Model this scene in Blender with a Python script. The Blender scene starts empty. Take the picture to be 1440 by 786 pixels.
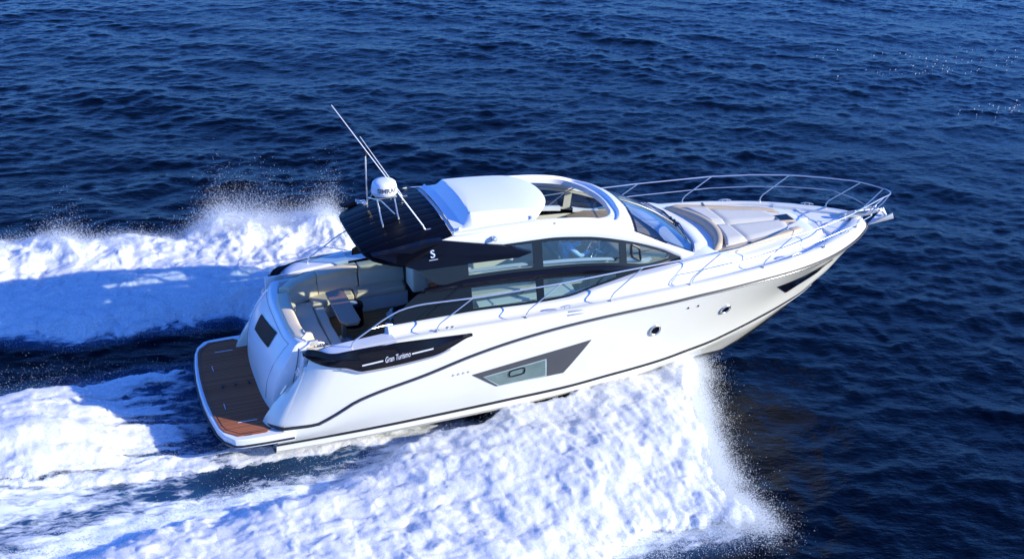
import bpy, bmesh, math, random
import numpy as np
from mathutils import Matrix, Vector

random.seed(7)
rng = np.random.default_rng(11)
scene = bpy.context.scene
col = scene.collection

# ------------------------------------------------------------------ camera, sky, sun, exposure
cam_data = bpy.data.cameras.new("camera")
cam_data.sensor_width = 36.0
cam_data.lens = 45.64
cam_data.clip_start = 0.1
cam_data.clip_end = 20000
cam = bpy.data.objects.new("camera", cam_data)
col.objects.link(cam)
cam.matrix_world = Matrix(((0.935342, 0.077081, -0.345244, -2.770893), (-0.344961, 0.414882, -0.841947, -22.276368), (0.078338, 0.906604, 0.414647, 13.330659), (0, 0, 0, 1)))
scene.camera = cam

SUN_DIR = Vector((0.779, -0.501, 0.376)).normalized()      # towards the sun
sun_el = math.asin(SUN_DIR.z)
sun_az = math.atan2(SUN_DIR.x, SUN_DIR.y)
world = bpy.data.worlds.new("World")
scene.world = world
world.use_nodes = True
wn, wl = world.node_tree.nodes, world.node_tree.links
bg = wn["Background"]
sky = wn.new("ShaderNodeTexSky")
sky.sky_type = 'NISHITA'
sky.sun_disc = False
sky.sun_elevation = sun_el
sky.sun_rotation = sun_az
sky.air_density = 1.0
sky.dust_density = 0.3
sky.ozone_density = 4.0
tint = wn.new("ShaderNodeMix")
tint.data_type = 'RGBA'
tint.blend_type = 'MULTIPLY'
tint.inputs[0].default_value = 1.0
tint.inputs[7].default_value = (.25, .52, 1.14, 1)        # polarised, deeply saturated Mediterranean sky
wl.new(sky.outputs[0], tint.inputs[6])
wl.new(tint.outputs[2], bg.inputs[0])
bg.inputs[1].default_value = 0.12
sun_data = bpy.data.lights.new("sun", 'SUN')
sun_data.energy = 2.8
sun_data.angle = math.radians(0.5)
sun_data.color = (1.0, 0.945, 0.79)
sun = bpy.data.objects.new("sun", sun_data)
col.objects.link(sun)
sun.rotation_euler = (-SUN_DIR).to_track_quat('-Z', 'Y').to_euler()
scene.view_settings.view_transform = 'Standard'
scene.view_settings.look = 'None'
scene.view_settings.gamma = 1.0
scene.view_settings.exposure = 1.42
scene.view_settings.use_curve_mapping = False
scene.render.engine = 'CYCLES'
cy = scene.cycles
cy.use_denoising = True
cy.max_bounces = 12
cy.transparent_max_bounces = 24
cy.diffuse_bounces = 6
cy.glossy_bounces = 4
cy.caustics_reflective = False
cy.caustics_refractive = False
cy.sample_clamp_indirect = 6.0

# ------------------------------------------------------------------ helpers
def curve(pts):
    """Monotone cubic through (x, y) pairs, vectorised."""
    xs = np.array([p[0] for p in pts], float)
    ys = np.array([p[1] for p in pts], float)
    h = np.diff(xs)
    d = np.diff(ys) / h
    m = np.zeros_like(xs)
    m[0], m[-1] = d[0], d[-1]
    for i in range(1, len(xs) - 1):
        if d[i - 1] * d[i] > 0:
            w1, w2 = 2 * h[i] + h[i - 1], h[i] + 2 * h[i - 1]
            m[i] = (w1 + w2) / (w1 / d[i - 1] + w2 / d[i])
    def g(x):
        x = np.clip(np.asarray(x, float), xs[0], xs[-1])
        k = np.clip(np.searchsorted(xs, x, side='right') - 1, 0, len(xs) - 2)
        t = (x - xs[k]) / h[k]
        r = (ys[k] * (1 + 2 * t) * (1 - t) ** 2 + m[k] * h[k] * t * (1 - t) ** 2
             + ys[k + 1] * t * t * (3 - 2 * t) + m[k + 1] * h[k] * t * t * (t - 1))
        return float(r) if r.ndim == 0 else r
    return g

def polycurve(pts):
    """Catmull-Rom-like 3D curve by chord parameter, u in 0..1."""
    P = np.array(pts, float)
    s = np.r_[0, np.cumsum(np.linalg.norm(np.diff(P, axis=0), axis=1))]
    s /= s[-1]
    fs = [curve(list(zip(s, P[:, k]))) for k in range(P.shape[1])]
    return lambda u: np.stack([np.asarray(f(u)) for f in fs], -1)

class MB:
    def __init__(self):
        self.v, self.f = [], []
    def add(self, vs, fs):
        o = len(self.v)
        self.v += [tuple(map(float, p)) for p in vs]
        self.f += [tuple(o + i for i in q) for q in fs]
        return self
    def grid(self, rows, close_u=False, close_v=False):
        n, m = len(rows), len(rows[0])
        vs = [p for r in rows for p in r]
        fs = []
        for i in range(n if close_u else n - 1):
            for j in range(m if close_v else m - 1):
                a, b = i * m + j, i * m + (j + 1) % m
                c, d = ((i + 1) % n) * m + (j + 1) % m, ((i + 1) % n) * m + j
                fs.append((a, b, c, d))
        return self.add(vs, fs)
    def poly(self, pts):
        return self.add(pts, [tuple(range(len(pts)))])
    def prism(self, pts, off):
        """closed solid from a polygon and its copy moved by off"""
        n = len(pts)
        off = np.array(off, float)
        q = [tuple(np.array(p) + off) for p in pts]
        fs = [tuple(range(n)), tuple(range(2 * n - 1, n - 1, -1))]
        fs += [(i, i + n, (i + 1) % n + n, (i + 1) % n) for i in range(n)]
        return self.add(list(pts) + q, fs)
    def box(self, c, s, rot=None):
        vs = []
        for dz in (-.5, .5):
            for dx, dy in ((-.5, -.5), (.5, -.5), (.5, .5), (-.5, .5)):
                p = Vector((dx * s[0], dy * s[1], dz * s[2]))
                if rot is not None:
                    p = rot @ p
                vs.append((c[0] + p.x, c[1] + p.y, c[2] + p.z))
        return self.add(vs, [(3, 2, 1, 0), (4, 5, 6, 7), (0, 1, 5, 4), (1, 2, 6, 5), (2, 3, 7, 6), (3, 0, 4, 7)])
    def tube(self, path, r, seg=8, caps=True):
        P = [Vector(p) for p in path]
        n = len(P)
        rr = r if hasattr(r, '__len__') else [r] * n
        prev = None
        rows = []
        for i in range(n):
            t = (P[min(i + 1, n - 1)] - P[max(i - 1, 0)]).normalized()
            if prev is None:
                a = Vector((0, 0, 1)) if abs(t.z) < .9 else Vector((1, 0, 0))
                u = t.cross(a).normalized()
            else:
                u = (prev - t * prev.dot(t)).normalized()
            prev = u
            w = t.cross(u)
            rows.append([P[i] + (u * math.cos(2 * math.pi * k / seg) + w * math.sin(2 * math.pi * k / seg)) * rr[i] for k in range(seg)])
        o = len(self.v)
        self.grid(rows, close_v=True)
        if caps:
            self.f.append(tuple(o + k for k in range(seg)))
            self.f.append(tuple(o + (n - 1) * seg + k for k in range(seg - 1, -1, -1)))
        return self
    def lathe(self, prof, c=(0, 0, 0), axis=(0, 0, 1), seg=24):
        """prof: list of (radius, height) along axis from point c"""
        q = Vector((0, 0, 1)).rotation_difference(Vector(axis))
        rows = []
        for r, h in prof:
            rows.append([Vector(c) + q @ Vector((r * math.cos(2 * math.pi * k / seg), r * math.sin(2 * math.pi * k / seg), h)) for k in range(seg)])
        o = len(self.v)
        self.grid(rows, close_v=True)
        self.f.append(tuple(o + k for k in range(seg - 1, -1, -1)))
        self.f.append(tuple(o + (len(prof) - 1) * seg + k for k in range(seg)))
        return self
    def mirror(self):
        o = len(self.v)
        self.v += [(x, -y, z) for x, y, z in self.v]
        self.f += [tuple(o + i for i in reversed(q)) for q in list(self.f)]
        return self
    def build(self, name, mat, parent=None, angle=35, bevel=0, subsurf=0, merge=0.0005, solid=0, seg=2):
        me = bpy.data.meshes.new(name)
        bm = bmesh.new()
        bv = [bm.verts.new(p) for p in self.v]
        for q in self.f:
            try:
                bm.faces.new([bv[i] for i in q])
            except ValueError:
                pass
        if merge:
            bmesh.ops.remove_doubles(bm, verts=bm.verts, dist=merge)
        bmesh.ops.recalc_face_normals(bm, faces=bm.faces)
        bm.to_mesh(me)
        bm.free()
        me.materials.append(mat)
        me.polygons.foreach_set("use_smooth", [True] * len(me.polygons))
        me.set_sharp_from_angle(angle=math.radians(angle))
        o = bpy.data.objects.new(name, me)
        col.objects.link(o)
        if parent is not None:
            o.parent = parent
        if solid:
            md = o.modifiers.new("solidify", 'SOLIDIFY')
            md.thickness = solid
            md.offset = -1
        if bevel:
            md = o.modifiers.new("bevel", 'BEVEL')
            md.width = bevel
            md.segments = seg
            md.limit_method = 'ANGLE'
            md.angle_limit = math.radians(35)
            md.harden_normals = False
        if subsurf:
            md = o.modifiers.new("subsurf", 'SUBSURF')
            md.levels = md.render_levels = subsurf
        return o

def empty(name, parent=None, loc=(0, 0, 0)):
    o = bpy.data.objects.new(name, None)
    col.objects.link(o)
    o.location = loc
    if parent is not None:
        o.parent = parent
    return o

def tag(o, label=None, cat=None, group=None, kind=None):
    if label: o["label"] = label
    if cat: o["category"] = cat
    if group: o["group"] = group
    if kind: o["kind"] = kind
    return o

# ------------------------------------------------------------------ materials
def mat_new(name):
    m = bpy.data.materials.new(name)
    m.use_nodes = True
    return m, m.node_tree.nodes, m.node_tree.links

def pmat(name, base, rough=.4, metal=0, spec=.5, coat=0, noise=0, nscale=3.0, bump=0, bscale=60):
    m, n, l = mat_new(name)
    b = n["Principled BSDF"]
    b.inputs["Base Color"].default_value = (*base, 1)
    b.inputs["Roughness"].default_value = rough
    b.inputs["Metallic"].default_value = metal
    b.inputs["Specular IOR Level"].default_value = spec
    b.inputs["Coat Weight"].default_value = coat
    b.inputs["Coat Roughness"].default_value = .04
    if noise or bump:
        tc = n.new("ShaderNodeTexCoord")
    if noise:
        t = n.new("ShaderNodeTexNoise")
        t.inputs["Scale"].default_value = nscale
        t.inputs["Detail"].default_value = 6
        l.new(tc.outputs["Object"], t.inputs["Vector"])
        mx = n.new("ShaderNodeMix"); mx.data_type = 'RGBA'; mx.blend_type = 'MIX'
        mx.inputs[6].default_value = (*[c * (1 - noise) for c in base], 1)
        mx.inputs[7].default_value = (*[min(1, c * (1 + noise)) for c in base], 1)
        l.new(t.outputs["Fac"], mx.inputs[0])
        l.new(mx.outputs[2], b.inputs["Base Color"])
        mr = n.new("ShaderNodeMapRange")
        mr.inputs[3].default_value = rough * .8
        mr.inputs[4].default_value = rough * 1.2
        l.new(t.outputs["Fac"], mr.inputs[0])
        l.new(mr.outputs[0], b.inputs["Roughness"])
    if bump:
        t2 = n.new("ShaderNodeTexNoise")
        t2.inputs["Scale"].default_value = bscale
        t2.inputs["Detail"].default_value = 4
        l.new(tc.outputs["Object"], t2.inputs["Vector"])
        bp = n.new("ShaderNodeBump")
        bp.inputs["Strength"].default_value = bump
        bp.inputs["Distance"].default_value = .01
        l.new(t2.outputs["Fac"], bp.inputs["Height"])
        l.new(bp.outputs[0], b.inputs["Normal"])
    return m

def glass_mat(name, tint, gloss=(1, 1, 1), ior=1.5):
    m, n, l = mat_new(name)
    n.remove(n["Principled BSDF"])
    tr = n.new("ShaderNodeBsdfTransparent")
    tr.inputs[0].default_value = (*tint, 1)
    gl = n.new("ShaderNodeBsdfGlossy")
    gl.inputs["Roughness"].default_value = .02
    gl.inputs[0].default_value = (*gloss, 1)
    lw = n.new("ShaderNodeLayerWeight")            # symmetric facing term: the pane is a single sheet seen from both sides
    lw.inputs[0].default_value = .5
    pw = n.new("ShaderNodeMath"); pw.operation = 'POWER'; pw.inputs[1].default_value = 5.0
    l.new(lw.outputs["Facing"], pw.inputs[0])
    ma = n.new("ShaderNodeMath"); ma.operation = 'MULTIPLY_ADD'; ma.inputs[1].default_value = .92; ma.inputs[2].default_value = .06
    l.new(pw.outputs[0], ma.inputs[0])
    mx = n.new("ShaderNodeMixShader")
    l.new(ma.outputs[0], mx.inputs[0])
    l.new(tr.outputs[0], mx.inputs[1])
    l.new(gl.outputs[0], mx.inputs[2])
    l.new(mx.outputs[0], n["Material Output"].inputs[0])
    return m

def plank_mat(name, wood, seam, width, rough=.55, along='x', frame=None):
    """planks along x: seams from the object's y coordinate; each plank has its own tone"""
    m, n, l = mat_new(name)
    b = n["Principled BSDF"]
    tc = n.new("ShaderNodeTexCoord")
    sp = n.new("ShaderNodeSeparateXYZ")
    l.new(tc.outputs["Object"], sp.inputs[0])
    def math_(op, a, bb=None):
        q = n.new("ShaderNodeMath"); q.operation = op
        for i, s in enumerate((a, bb)):
            if s is None: continue
            if isinstance(s, (int, float)): q.inputs[i].default_value = s
            else: l.new(s, q.inputs[i])
        return q.outputs[0]
    c = sp.outputs[1] if along == 'x' else sp.outputs[0]
    k = math_('DIVIDE', c, width)
    fl = math_('FLOOR', k)
    fr = math_('FRACT', k)
    edge = math_('LESS_THAN', math_('MINIMUM', fr, math_('SUBTRACT', 1.0, fr)), .07)
    wn_ = n.new("ShaderNodeTexWhiteNoise"); wn_.noise_dimensions = '1D'
    l.new(fl, wn_.inputs["W"])
    ns = n.new("ShaderNodeTexNoise")
    mp = n.new("ShaderNodeMapping")
    mp.inputs["Scale"].default_value = (3, 60, 3) if along == 'x' else (60, 3, 3)
    l.new(tc.outputs["Object"], mp.inputs[0])
    l.new(mp.outputs[0], ns.inputs["Vector"])
    ns.inputs["Detail"].default_value = 5
    tone = math_('ADD', math_('MULTIPLY', wn_.outputs["Value"], .5), math_('MULTIPLY', ns.outputs["Fac"], .5))
    mx = n.new("ShaderNodeMix"); mx.data_type = 'RGBA'
    mx.inputs[6].default_value = (*[w * .7 for w in wood], 1)
    mx.inputs[7].default_value = (*[w * 1.35 for w in wood], 1)
    l.new(tone, mx.inputs[0])
    m2 = n.new("ShaderNodeMix"); m2.data_type = 'RGBA'
    l.new(edge, m2.inputs[0])
    l.new(mx.outputs[2], m2.inputs[6])
    m2.inputs[7].default_value = (*seam, 1)
    l.new(m2.outputs[2], b.inputs["Base Color"])
    b.inputs["Roughness"].default_value = rough
    b.inputs["Specular IOR Level"].default_value = .04
    return m

M = {}
M['hull'] = pmat('hull_gelcoat', (.69, .67, .575), .22, coat=.4, noise=.015, nscale=1.2)
M['white'] = pmat('white_gelcoat', (.75, .745, .72), .3, coat=.25, noise=.015, nscale=1.5)
M['nonskid'] = pmat('nonskid_deck', (.74, .74, .73), .65, noise=.03, nscale=4, bump=.25, bscale=140)
M['black'] = pmat('black_gelcoat', (.005, .005, .008), .13, spec=.2, coat=.05, noise=.1, nscale=2)
M['visor'] = pmat('visor_black', (.004, .004, .006), .28, spec=.05, noise=.15, nscale=2)
M['navy'] = pmat('black_satin', (.004, .005, .011), .25, spec=.07, noise=.1, nscale=2)
M['rubber'] = pmat('rubber', (.015, .015, .018), .5)
M['bottom'] = pmat('bottom_paint', (.012, .013, .016), .35, noise=.3, nscale=6)
M['frame'] = pmat('dark_frame', (.010, .014, .018), .30, spec=.25, noise=.05)
M['greypanel'] = pmat('grey_panel', (.055, .057, .058), .35, coat=.1, noise=.05)
M['chrome'] = pmat('polished_steel', (.62, .61, .58), .28, metal=.75)
M['beige'] = pmat('beige_vinyl', (.70, .585, .41), .6, noise=.05, bump=.15, bscale=40)
M['padgrey'] = pmat('pale_grey_fabric', (.60, .57, .47), .7, noise=.03, bump=.2, bscale=120)
M['padsand'] = pmat('sand_fabric', (.52, .41, .27), .7, noise=.05, bump=.2, bscale=90)
M['cream'] = pmat('cream_lining', (.72, .66, .50), .6, noise=.03)
M['seatbase'] = pmat('seat_base', (.66, .72, .68), .4, noise=.02)
M['tan'] = pmat('tan_dash', (.36, .26, .15), .6, noise=.08, bump=.2)
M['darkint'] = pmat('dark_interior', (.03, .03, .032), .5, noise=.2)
M['wood'] = pmat('table_wood', (.34, .17, .08), .35, coat=.3, noise=.2, nscale=9)
M['glass'] = glass_mat('side_glass', (.62, .73, .73))
M['wsglass'] = glass_mat('windscreen_glass', (.80, .88, .90))
M['hullglass'] = glass_mat('hull_glass', (.62, .68, .66))
M['teak'] = plank_mat('platform_teak', (.36, .125, .06), (.03, .016, .012), .055, .85)
M['sole'] = plank_mat('cockpit_teak', (.36, .21, .095), (.06, .045, .03), .06)
M['plastic'] = pmat('white_plastic', (.78, .79, .80), .35)
M['blackplastic'] = pmat('black_plastic', (.012, .012, .013), .4)
M['lettering'] = pmat('light_lettering', (.62, .64, .68), .35)
M['logo'] = pmat('emblem_paint', (.45, .58, .80), .35)
M['print'] = pmat('grey_print', (.10, .10, .11), .5)
M['stripe'] = pmat('silver_stripe', (.45, .46, .5), .25, metal=.6)
M['orange'] = pmat('warm_leather', (.45, .14, .05), .5)
# ------------------------------------------------------------------ the yacht (boat frame: x forward, y to port, z up)
yacht = empty("motor_yacht", None, (0, 0, .03))
yacht.rotation_euler = (0, math.radians(-4), 0)
tag(yacht, "white express motor yacht with black hardtop louvres speeding through dark blue sea", "yacht")

B = curve([(-1, 1.85), (.5, 1.9), (1.2, 1.95), (3, 2.1), (5, 2.15), (7, 2.15), (9, 2.12), (10, 2.07), (11, 1.95), (12, 1.75), (13, 1.42), (13.7, 1.08), (14.2, .78), (14.5, .55), (14.7, .37), (14.82, .2), (14.88, 0)])
ZR = curve([(1.2, .53), (1.9, .53), (2.3, .69), (2.74, .93), (4.05, 1.27), (4.96, 1.52), (5.9, 1.70), (6.86, 1.82), (7.84, 1.89), (8.86, 1.93), (9.94, 1.985), (11.1, 2.0), (12.4, 1.98), (13.5, 1.97), (14.1, 1.99), (14.88, 2.03)])
ZD = curve([(1.9, 1.80), (2.3, 1.93), (2.66, 1.98), (3.2, 2.03), (4.3, 2.1), (6, 2.11), (7.8, 2.17), (9.5, 2.23), (11.25, 2.25), (13, 2.24), (14.2, 2.22), (14.88, 2.2)])
BC = curve([(-1, 1.8), (1.2, 1.86), (3, 1.9), (6, 1.9), (8, 1.82), (9, 1.72), (10, 1.55), (11, 1.28), (12, .92), (12.8, .55), (13.3, .28), (13.72, 0)])
ZC = curve([(1.2, .17), (3.3, .2), (5, .25), (6, .29), (7, .32), (8, .385), (9.17, .44), (9.8, .49), (10.4, .52), (11, .57), (11.9, .63), (12.5, .65), (13.72, .68)])
XS = curve([(.66, 13.72), (.97, 14.12), (1.28, 14.40), (1.62, 14.70), (2.03, 14.88)])      # stem
KEEL = polycurve([(1.2, 0, -.5), (6, 0, -.75), (9.5, 0, -.88), (11, 0, -.80), (11.86, 0, -.57), (12.55, 0, -.2), (13, 0, .1), (13.4, 0, .4), (13.72, 0, .68)])
PAINT = polycurve([(1.2, 1.83, -.03), (3, 1.87, 0), (6, 1.86, .07), (8, 1.75, .15), (9.3, 1.5, .14), (10.3, 1.12, .02), (11.1, .70, -.2), (11.9, .05, -.50)])

def us(n, p=1.6):
    t = np.linspace(0, 1, n)
    return 1 - (1 - t) ** p        # denser towards the bow

def hull_rows(nu=90, nv=14):
    U = us(nu)
    rows = []
    for u in U:
        xr, xc = 1.36 + (14.88 - 1.36) * u, 1.22 + (13.72 - 1.22) * u
        r = np.array([xr, B(xr), ZR(xr)])
        c = np.array([xc, BC(xc), ZC(xc)])
        bow = np.clip((xr - 8.5) / 5, 0, 1)
        row = []
        for v in np.linspace(0, 1, nv):
            p = r * (1 - v) + c * v
            p[1] -= .17 * bow * math.sin(math.pi * v) * min(1, p[1] / .5)
            p[1] += .05 * (1 - bow) * math.sin(math.pi * v)
            if u > .8:
                k = ((u - .8) / .2) ** 2
                ze = 2.03 * (1 - v) + .68 * v
                p[0] += k * (XS(ze) - (14.88 * (1 - v) + 13.72 * v))
            p[1] = max(p[1], 0)
            row.append(p)
        rows.append(row)
    return np.array(rows)

HR = hull_rows()
_dense = hull_rows(500, 80).reshape(-1, 3)
def hull_at(x, z):
    """half breadth of the hull side at (x, z)"""
    d = (_dense[:, 0] - x) ** 2 + (_dense[:, 2] - z) ** 2
    k = np.argsort(d)[:12]
    w = 1 / (d[k] + 1e-5)
    return float((_dense[k, 1] * w).sum() / w.sum())

# hull: topsides of both sides, white spray strip, bulwark, rounded quarters
m = MB()
m.grid(HR)
def deck_edge_rows(nu=110):
    rows = []
    for u in us(nu):
        xr = 1.36 + (14.88 - 1.36) * u
        xd = 1.95 + (14.80 - 1.95) * u
        b, bd = B(xr), max(0, B(min(xd + .08, 14.88)) - .05 - .03 * max(0, 1 - abs(xd - 2) / 1.5))
        zr_, zd_ = ZR(xr) + .035, ZD(xd)
        row = [(xr, b, zr_ - .035), (xr, max(0, b - .004), zr_)]
        for v in (.25, .5, .75):
            x = xr * (1 - v) + xd * v
            row.append((x, max(0, (b - .004) * (1 - v) + bd * v + .025 * math.sin(math.pi * v) * min(1, b)), zr_ * (1 - v) + (zd_ - .05) * v))
        bowk = np.clip((xd - 12.5) / 1.5, 0, 1)
        w = .13 + .12 * bowk
        def off(d, z):
            # inward normal offset of the plan curve, kept in front of the centreline
            if xd < 13.2:
                return (xd, max(bd - d, 0), z)
            e = .02
            t = np.array([e * 2, max(0, B(min(xd + .08 + e, 14.88))) - B(max(xd + .08 - e, 1.3))])
            t = t / (np.linalg.norm(t) + 1e-9)
            return (xd + d * t[1] * 1.0, max(bd - d * t[0], 0), z)
        for q in range(len(row)):
            v = min(1, max(0, (row[q][2] - .53) / 1.3)) if q > 0 else 0
            d = row[q][0] - (1.36 + .59 * v)
            f = (.04 + .20 * v) * max(0, 1 - max(0, d) / (.2 + .35 * v)) ** 2
            row[q] = (row[q][0], max(0, row[q][1] - f), row[q][2])
        bd -= .24 * max(0, 1 - (xd - 1.95) / .55) ** 2
        row += [off(0, zd_ - .05), off(.012, zd_ - .02), off(.04, zd_ - .003), off(w * .75, zd_), off(w, zd_ - .02), off(w + .02, zd_ - .09)]
        rows.append(row)
    return rows
DE = deck_edge_rows()
m.grid(DE)
# spray strip below the chine line
rows = []
for u in us(90):
    xc = 1.22 + (13.72 - 1.22) * u
    p = PAINT(u)
    c = np.array([xc, BC(xc), ZC(xc)])
    q = np.array([c[0], max(0, c[1] - .005), c[2] - .065])
    rows.append([c, q, q * .5 + p * .5 + np.array([0, .03 * min(1, p[1]), 0]), p])
m.grid(rows)
# rounded quarter: nose loft from the outer aft edge round to the inner face
rows = []
for t in np.linspace(0, 1, 16):
    z = .50 + t * 1.42
    xo = 1.36 + .62 * t ** 1.15
    xi = float(np.interp(z, [.5, .61, .87, 1.3, 1.6, 1.92], [1.05, 1.10, 1.28, 1.72, 2.0, 2.25]))
    k = int(round(t * 15))
    bo = float(np.interp(z, [r[2] for r in DE[0]], [r[1] for r in DE[0]]))
    xo = float(np.interp(z, [r[2] for r in DE[0]], [r[0] for r in DE[0]]))
    bi = 1.50 + .10 * t
    row = [(xo + .004, bo, z)]
    for a in np.linspace(.04, 1, 9):
        y = bo * (1 - a) + bi * a
        x = xo * (1 - a) + xi * a - (.09 - .03 * t) * math.sin(math.pi * a ** .7)
        row.append((x, y, z))
    row += [(xi + .05, bi - .02, z), (xi + .5, bi + .0, z), (3.0, bi + .05, z)]
    rows.append(row)
m.grid(rows)
m.add([p for p in rows[-1]], [tuple(range(len(rows[-1])))])
m.mirror()
# transom below the platform
m.poly([(1.3, -1.86, .45), (1.3, 1.86, .45), (1.25, 1.83, -.05), (1.22, 0, -.5), (1.25, -1.83, -.05)])
hull = m.build("hull", M['hull'], yacht, 32)

m = MB()
rows = []
for u in us(80):
    p, k = PAINT(u), KEEL(u)
    if p[0] > k[0] + .3:
        k = k + np.array([0, 0, 0])
    rows.append([p, p * .7 + k * .3 + np.array([0, 0, -.03]), p * .35 + k * .65, k])
m.grid(rows).mirror()
m.build("bottom_paint", M['bottom'], yacht, 40)

# dark rub rail with a bright insert, and the dark boot stripe
m, m2 = MB(), MB()
path, path2 = [], []
for u in us(150, 1.8):
    x = 1.36 + (14.86 - 1.36) * u
    path.append((x, B(x) + .008, ZR(x) + .018))
    path2.append((x, B(x) + .028, ZR(x) + .018))
# carries on round the quarter's foot
foot = [(1.10, 1.50, .53), (1.12, 1.6, .53), (1.17, 1.75, .535), (1.25, 1.87, .54)]
m.tube(foot + path, [.03] * (len(foot) + len(path)), 8)
m2.tube(path2[4:], .011, 6)
m.mirror(); m2.mirror()
rr = m.build("rub_rail", M['rubber'], yacht)
m2.build("rail_insert", M['stripe'], rr)
m = MB()
rows = []
for u in us(120):
    x = 1.22 + (13.74 - 1.22) * u
    y, z = BC(x), ZC(x)
    rows.append([(x + .004, y - .01, z + .03), (x + .006, y + .012, z + .026), (x + .006, y + .014, z - .03), (x + .004, y - .012, z - .034)])
m.grid(rows, close_v=True).mirror()
m.build("boot_stripe", M['rubber'], yacht)

# ---- hull windows, portholes, outlets (both sides)
def hull_patch(mb, quad, s, off, nu=10, nv=5, solid=.0):
    """quad of (x, z) corners: a curved panel standing off the topsides"""
    rows = []
    for i in range(nu + 1):
        a = i / nu
        row = []
        for j in range(nv + 1):
            b = j / nv
            p = (1 - a) * (1 - b) * np.array(quad[0]) + a * (1 - b) * np.array(quad[1]) + a * b * np.array(quad[2]) + (1 - a) * b * np.array(quad[3])
            row.append((p[0], s * (hull_at(p[0], p[1]) + off), p[1]))
        rows.append(row)
    mb.grid(rows)
    # rim back to the hull
    rim = [rows[0][j] for j in range(nv + 1)] + [rows[i][nv] for i in range(1, nu + 1)] + [rows[nu][j] for j in range(nv - 1, -1, -1)] + [rows[i][0] for i in range(nu - 1, 0, -1)]
    mb.grid([rim, [(x, y - s * (off + .012), z) for x, y, z in rim]], close_v=True)
for s in (-1, 1):
    m = MB(); hull_patch(m, [(4.943, 1.093), (7.381, 1.423), (6.859, .723), (5.459, .702)], s, .010)
    w = m.build("hull_window", M['greypanel'], yacht, 40)
    m = MB(); hull_patch(m, [(5.20, .985), (6.43, 1.14), (6.47, .755), (5.53, .72)], s, .018)
    m.build("pane", M['hullglass'], w, 40)
    m = MB(); hull_patch(m, [(5.17, 1.0), (6.455, 1.165), (6.50, .73), (5.51, .695)], s, .013)
    m.build("pane_backing", pmat('cabin_behind_glass', (.34, .41, .39), .5, noise=.25, nscale=3) if s < 0 else bpy.data.materials['cabin_behind_glass'], w, 40)
    ring = []
    for k in range(33):
        a = 2 * math.pi * k / 32
        ex = lambda t: math.copysign(abs(t) ** .45, t)
        x, z = 5.86 + .155 * ex(math.cos(a)), .97 + .075 * ex(math.sin(a)) + (.155 * ex(math.cos(a))) * .1
        ring.append((x, s * (hull_at(x, z) + .022), z))
    m = MB().tube(ring, .014, 6, caps=False)
    m.build("opening_port", M['frame'], w)
    m = MB(); hull_patch(m, [(11.87, 1.55), (14.02, 1.345), (13.55, 1.15), (12.47, 1.05)], s, .014, 20, 6)
    w = m.build("bow_window", M['black'], yacht, 40)
    m = MB(); hull_patch(m, [(12.42, 1.36), (13.55, 1.27), (13.35, 1.16), (12.56, 1.09)], s, .02, 16, 5)
    m.build("pane", M['hullglass'], w, 40)
    for px, pz in ((8.79, 1.35), (10.495, 1.41)):
        y = hull_at(px, pz)
        e = .12
        gx_, gz_ = (hull_at(px + e, pz) - hull_at(px - e, pz)) / (2 * e), (hull_at(px, pz + e) - hull_at(px, pz - e)) / (2 * e)
        n = Vector((-gx_, s, -gz_)).normalized()
        c = Vector((px, s * y, pz)) + n * .012
        m = MB().lathe([(.078, -.01), (.128, -.01), (.132, .012), (.122, .024), (.10, .024), (.088, .010)], c, n, 28)
        p = m.build("porthole", M['chrome'], yacht)
        m = MB().lathe([(.0, .012), (.092, .012), (.095, .006)], c, n, 28)
        m.build("pane", M['black'], p)
    for px, pz in ((4.57, 1.17), (4.67, 1.175), (4.77, 1.18), (4.87, 1.185), (9.486, 1.731), (9.72, 1.728)):
        m = MB().lathe([(.0, .01), (.02, .01), (.024, 0)], (px, s * (hull_at(px, pz) + .002), pz), (0, s, 0), 10)
        m.build("outlet", M['chrome'] if px < 6 else M['rubber'], yacht)

# ---- swim platform
half = [(.10, 0), (.11, .5), (.15, 1.0), (.22, 1.5), (.30, 1.75), (.46, 1.96), (.60, 2.0), (1.0, 2.02), (1.55, 2.02)]
outl = half + [(1.9, 1.6)] 
out = [(x, y) for x, y in half[::-1]] + [(x, -y) for x, y in half[1:]]
def slab(outline, z0, z1):
    return [(x, y, z0) for x, y in outline], (0, 0, z1 - z0)
m = MB()
pts, off = slab(out, .30, .49); m.prism(pts, off)
plat = m.build("swim_platform", M['white'], yacht, 35, bevel=.02)
inn = [(.17, 0), (.18, .5), (.215, 1.0), (.275, 1.48), (.33, 1.64), (.54, 1.86), (.9, 1.88), (1.05, 1.88), (1.38, 1.56), (1.5, 1.4)]
inn = [(x, y) for x, y in inn[::-1]] + [(x, -y) for x, y in inn[1:]]
m = MB(); pts, off = slab(inn, .485, .503); m.prism(pts, off)
m.build("teak_deck", M['teak'], plat)
m = MB()
m.tube([(x - .012, y * 1.004, .36) for x, y in out], .022, 8)
m.build("rubber_edge", M['rubber'], plat)
m = MB()                                   # margin plank round the teak
bnd = [(p[0] + .05, p[1] * .965, .504) for p in inn[1:-1]]
m.tube(bnd, .006, 5); m.build("margin_seam", M['rubber'], plat)
for x in (.55, .80, 1.06):
    m = MB(); m.box((x, 0, .508), (.04, .13, .008)); m.tube([(x, -.05, .525), (x, .05, .525)], .009, 8); m.box((x, -.06, .518), (.02, .02, .02)); m.box((x, .06, .518), (.02, .02, .02))
    m.build("deck_cleat", M['frame'], plat, bevel=.003)
for s in (-1, 1):
    m = MB(); m.box((.79, s * 1.40, .506), (.36, .016, .006)); m.build("hatch_strip", M['lettering'], plat)
    m = MB(); m.box((.47, s * .75, .506), (.012, .20, .006)); m.build("hatch_strip", M['lettering'], plat)

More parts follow.
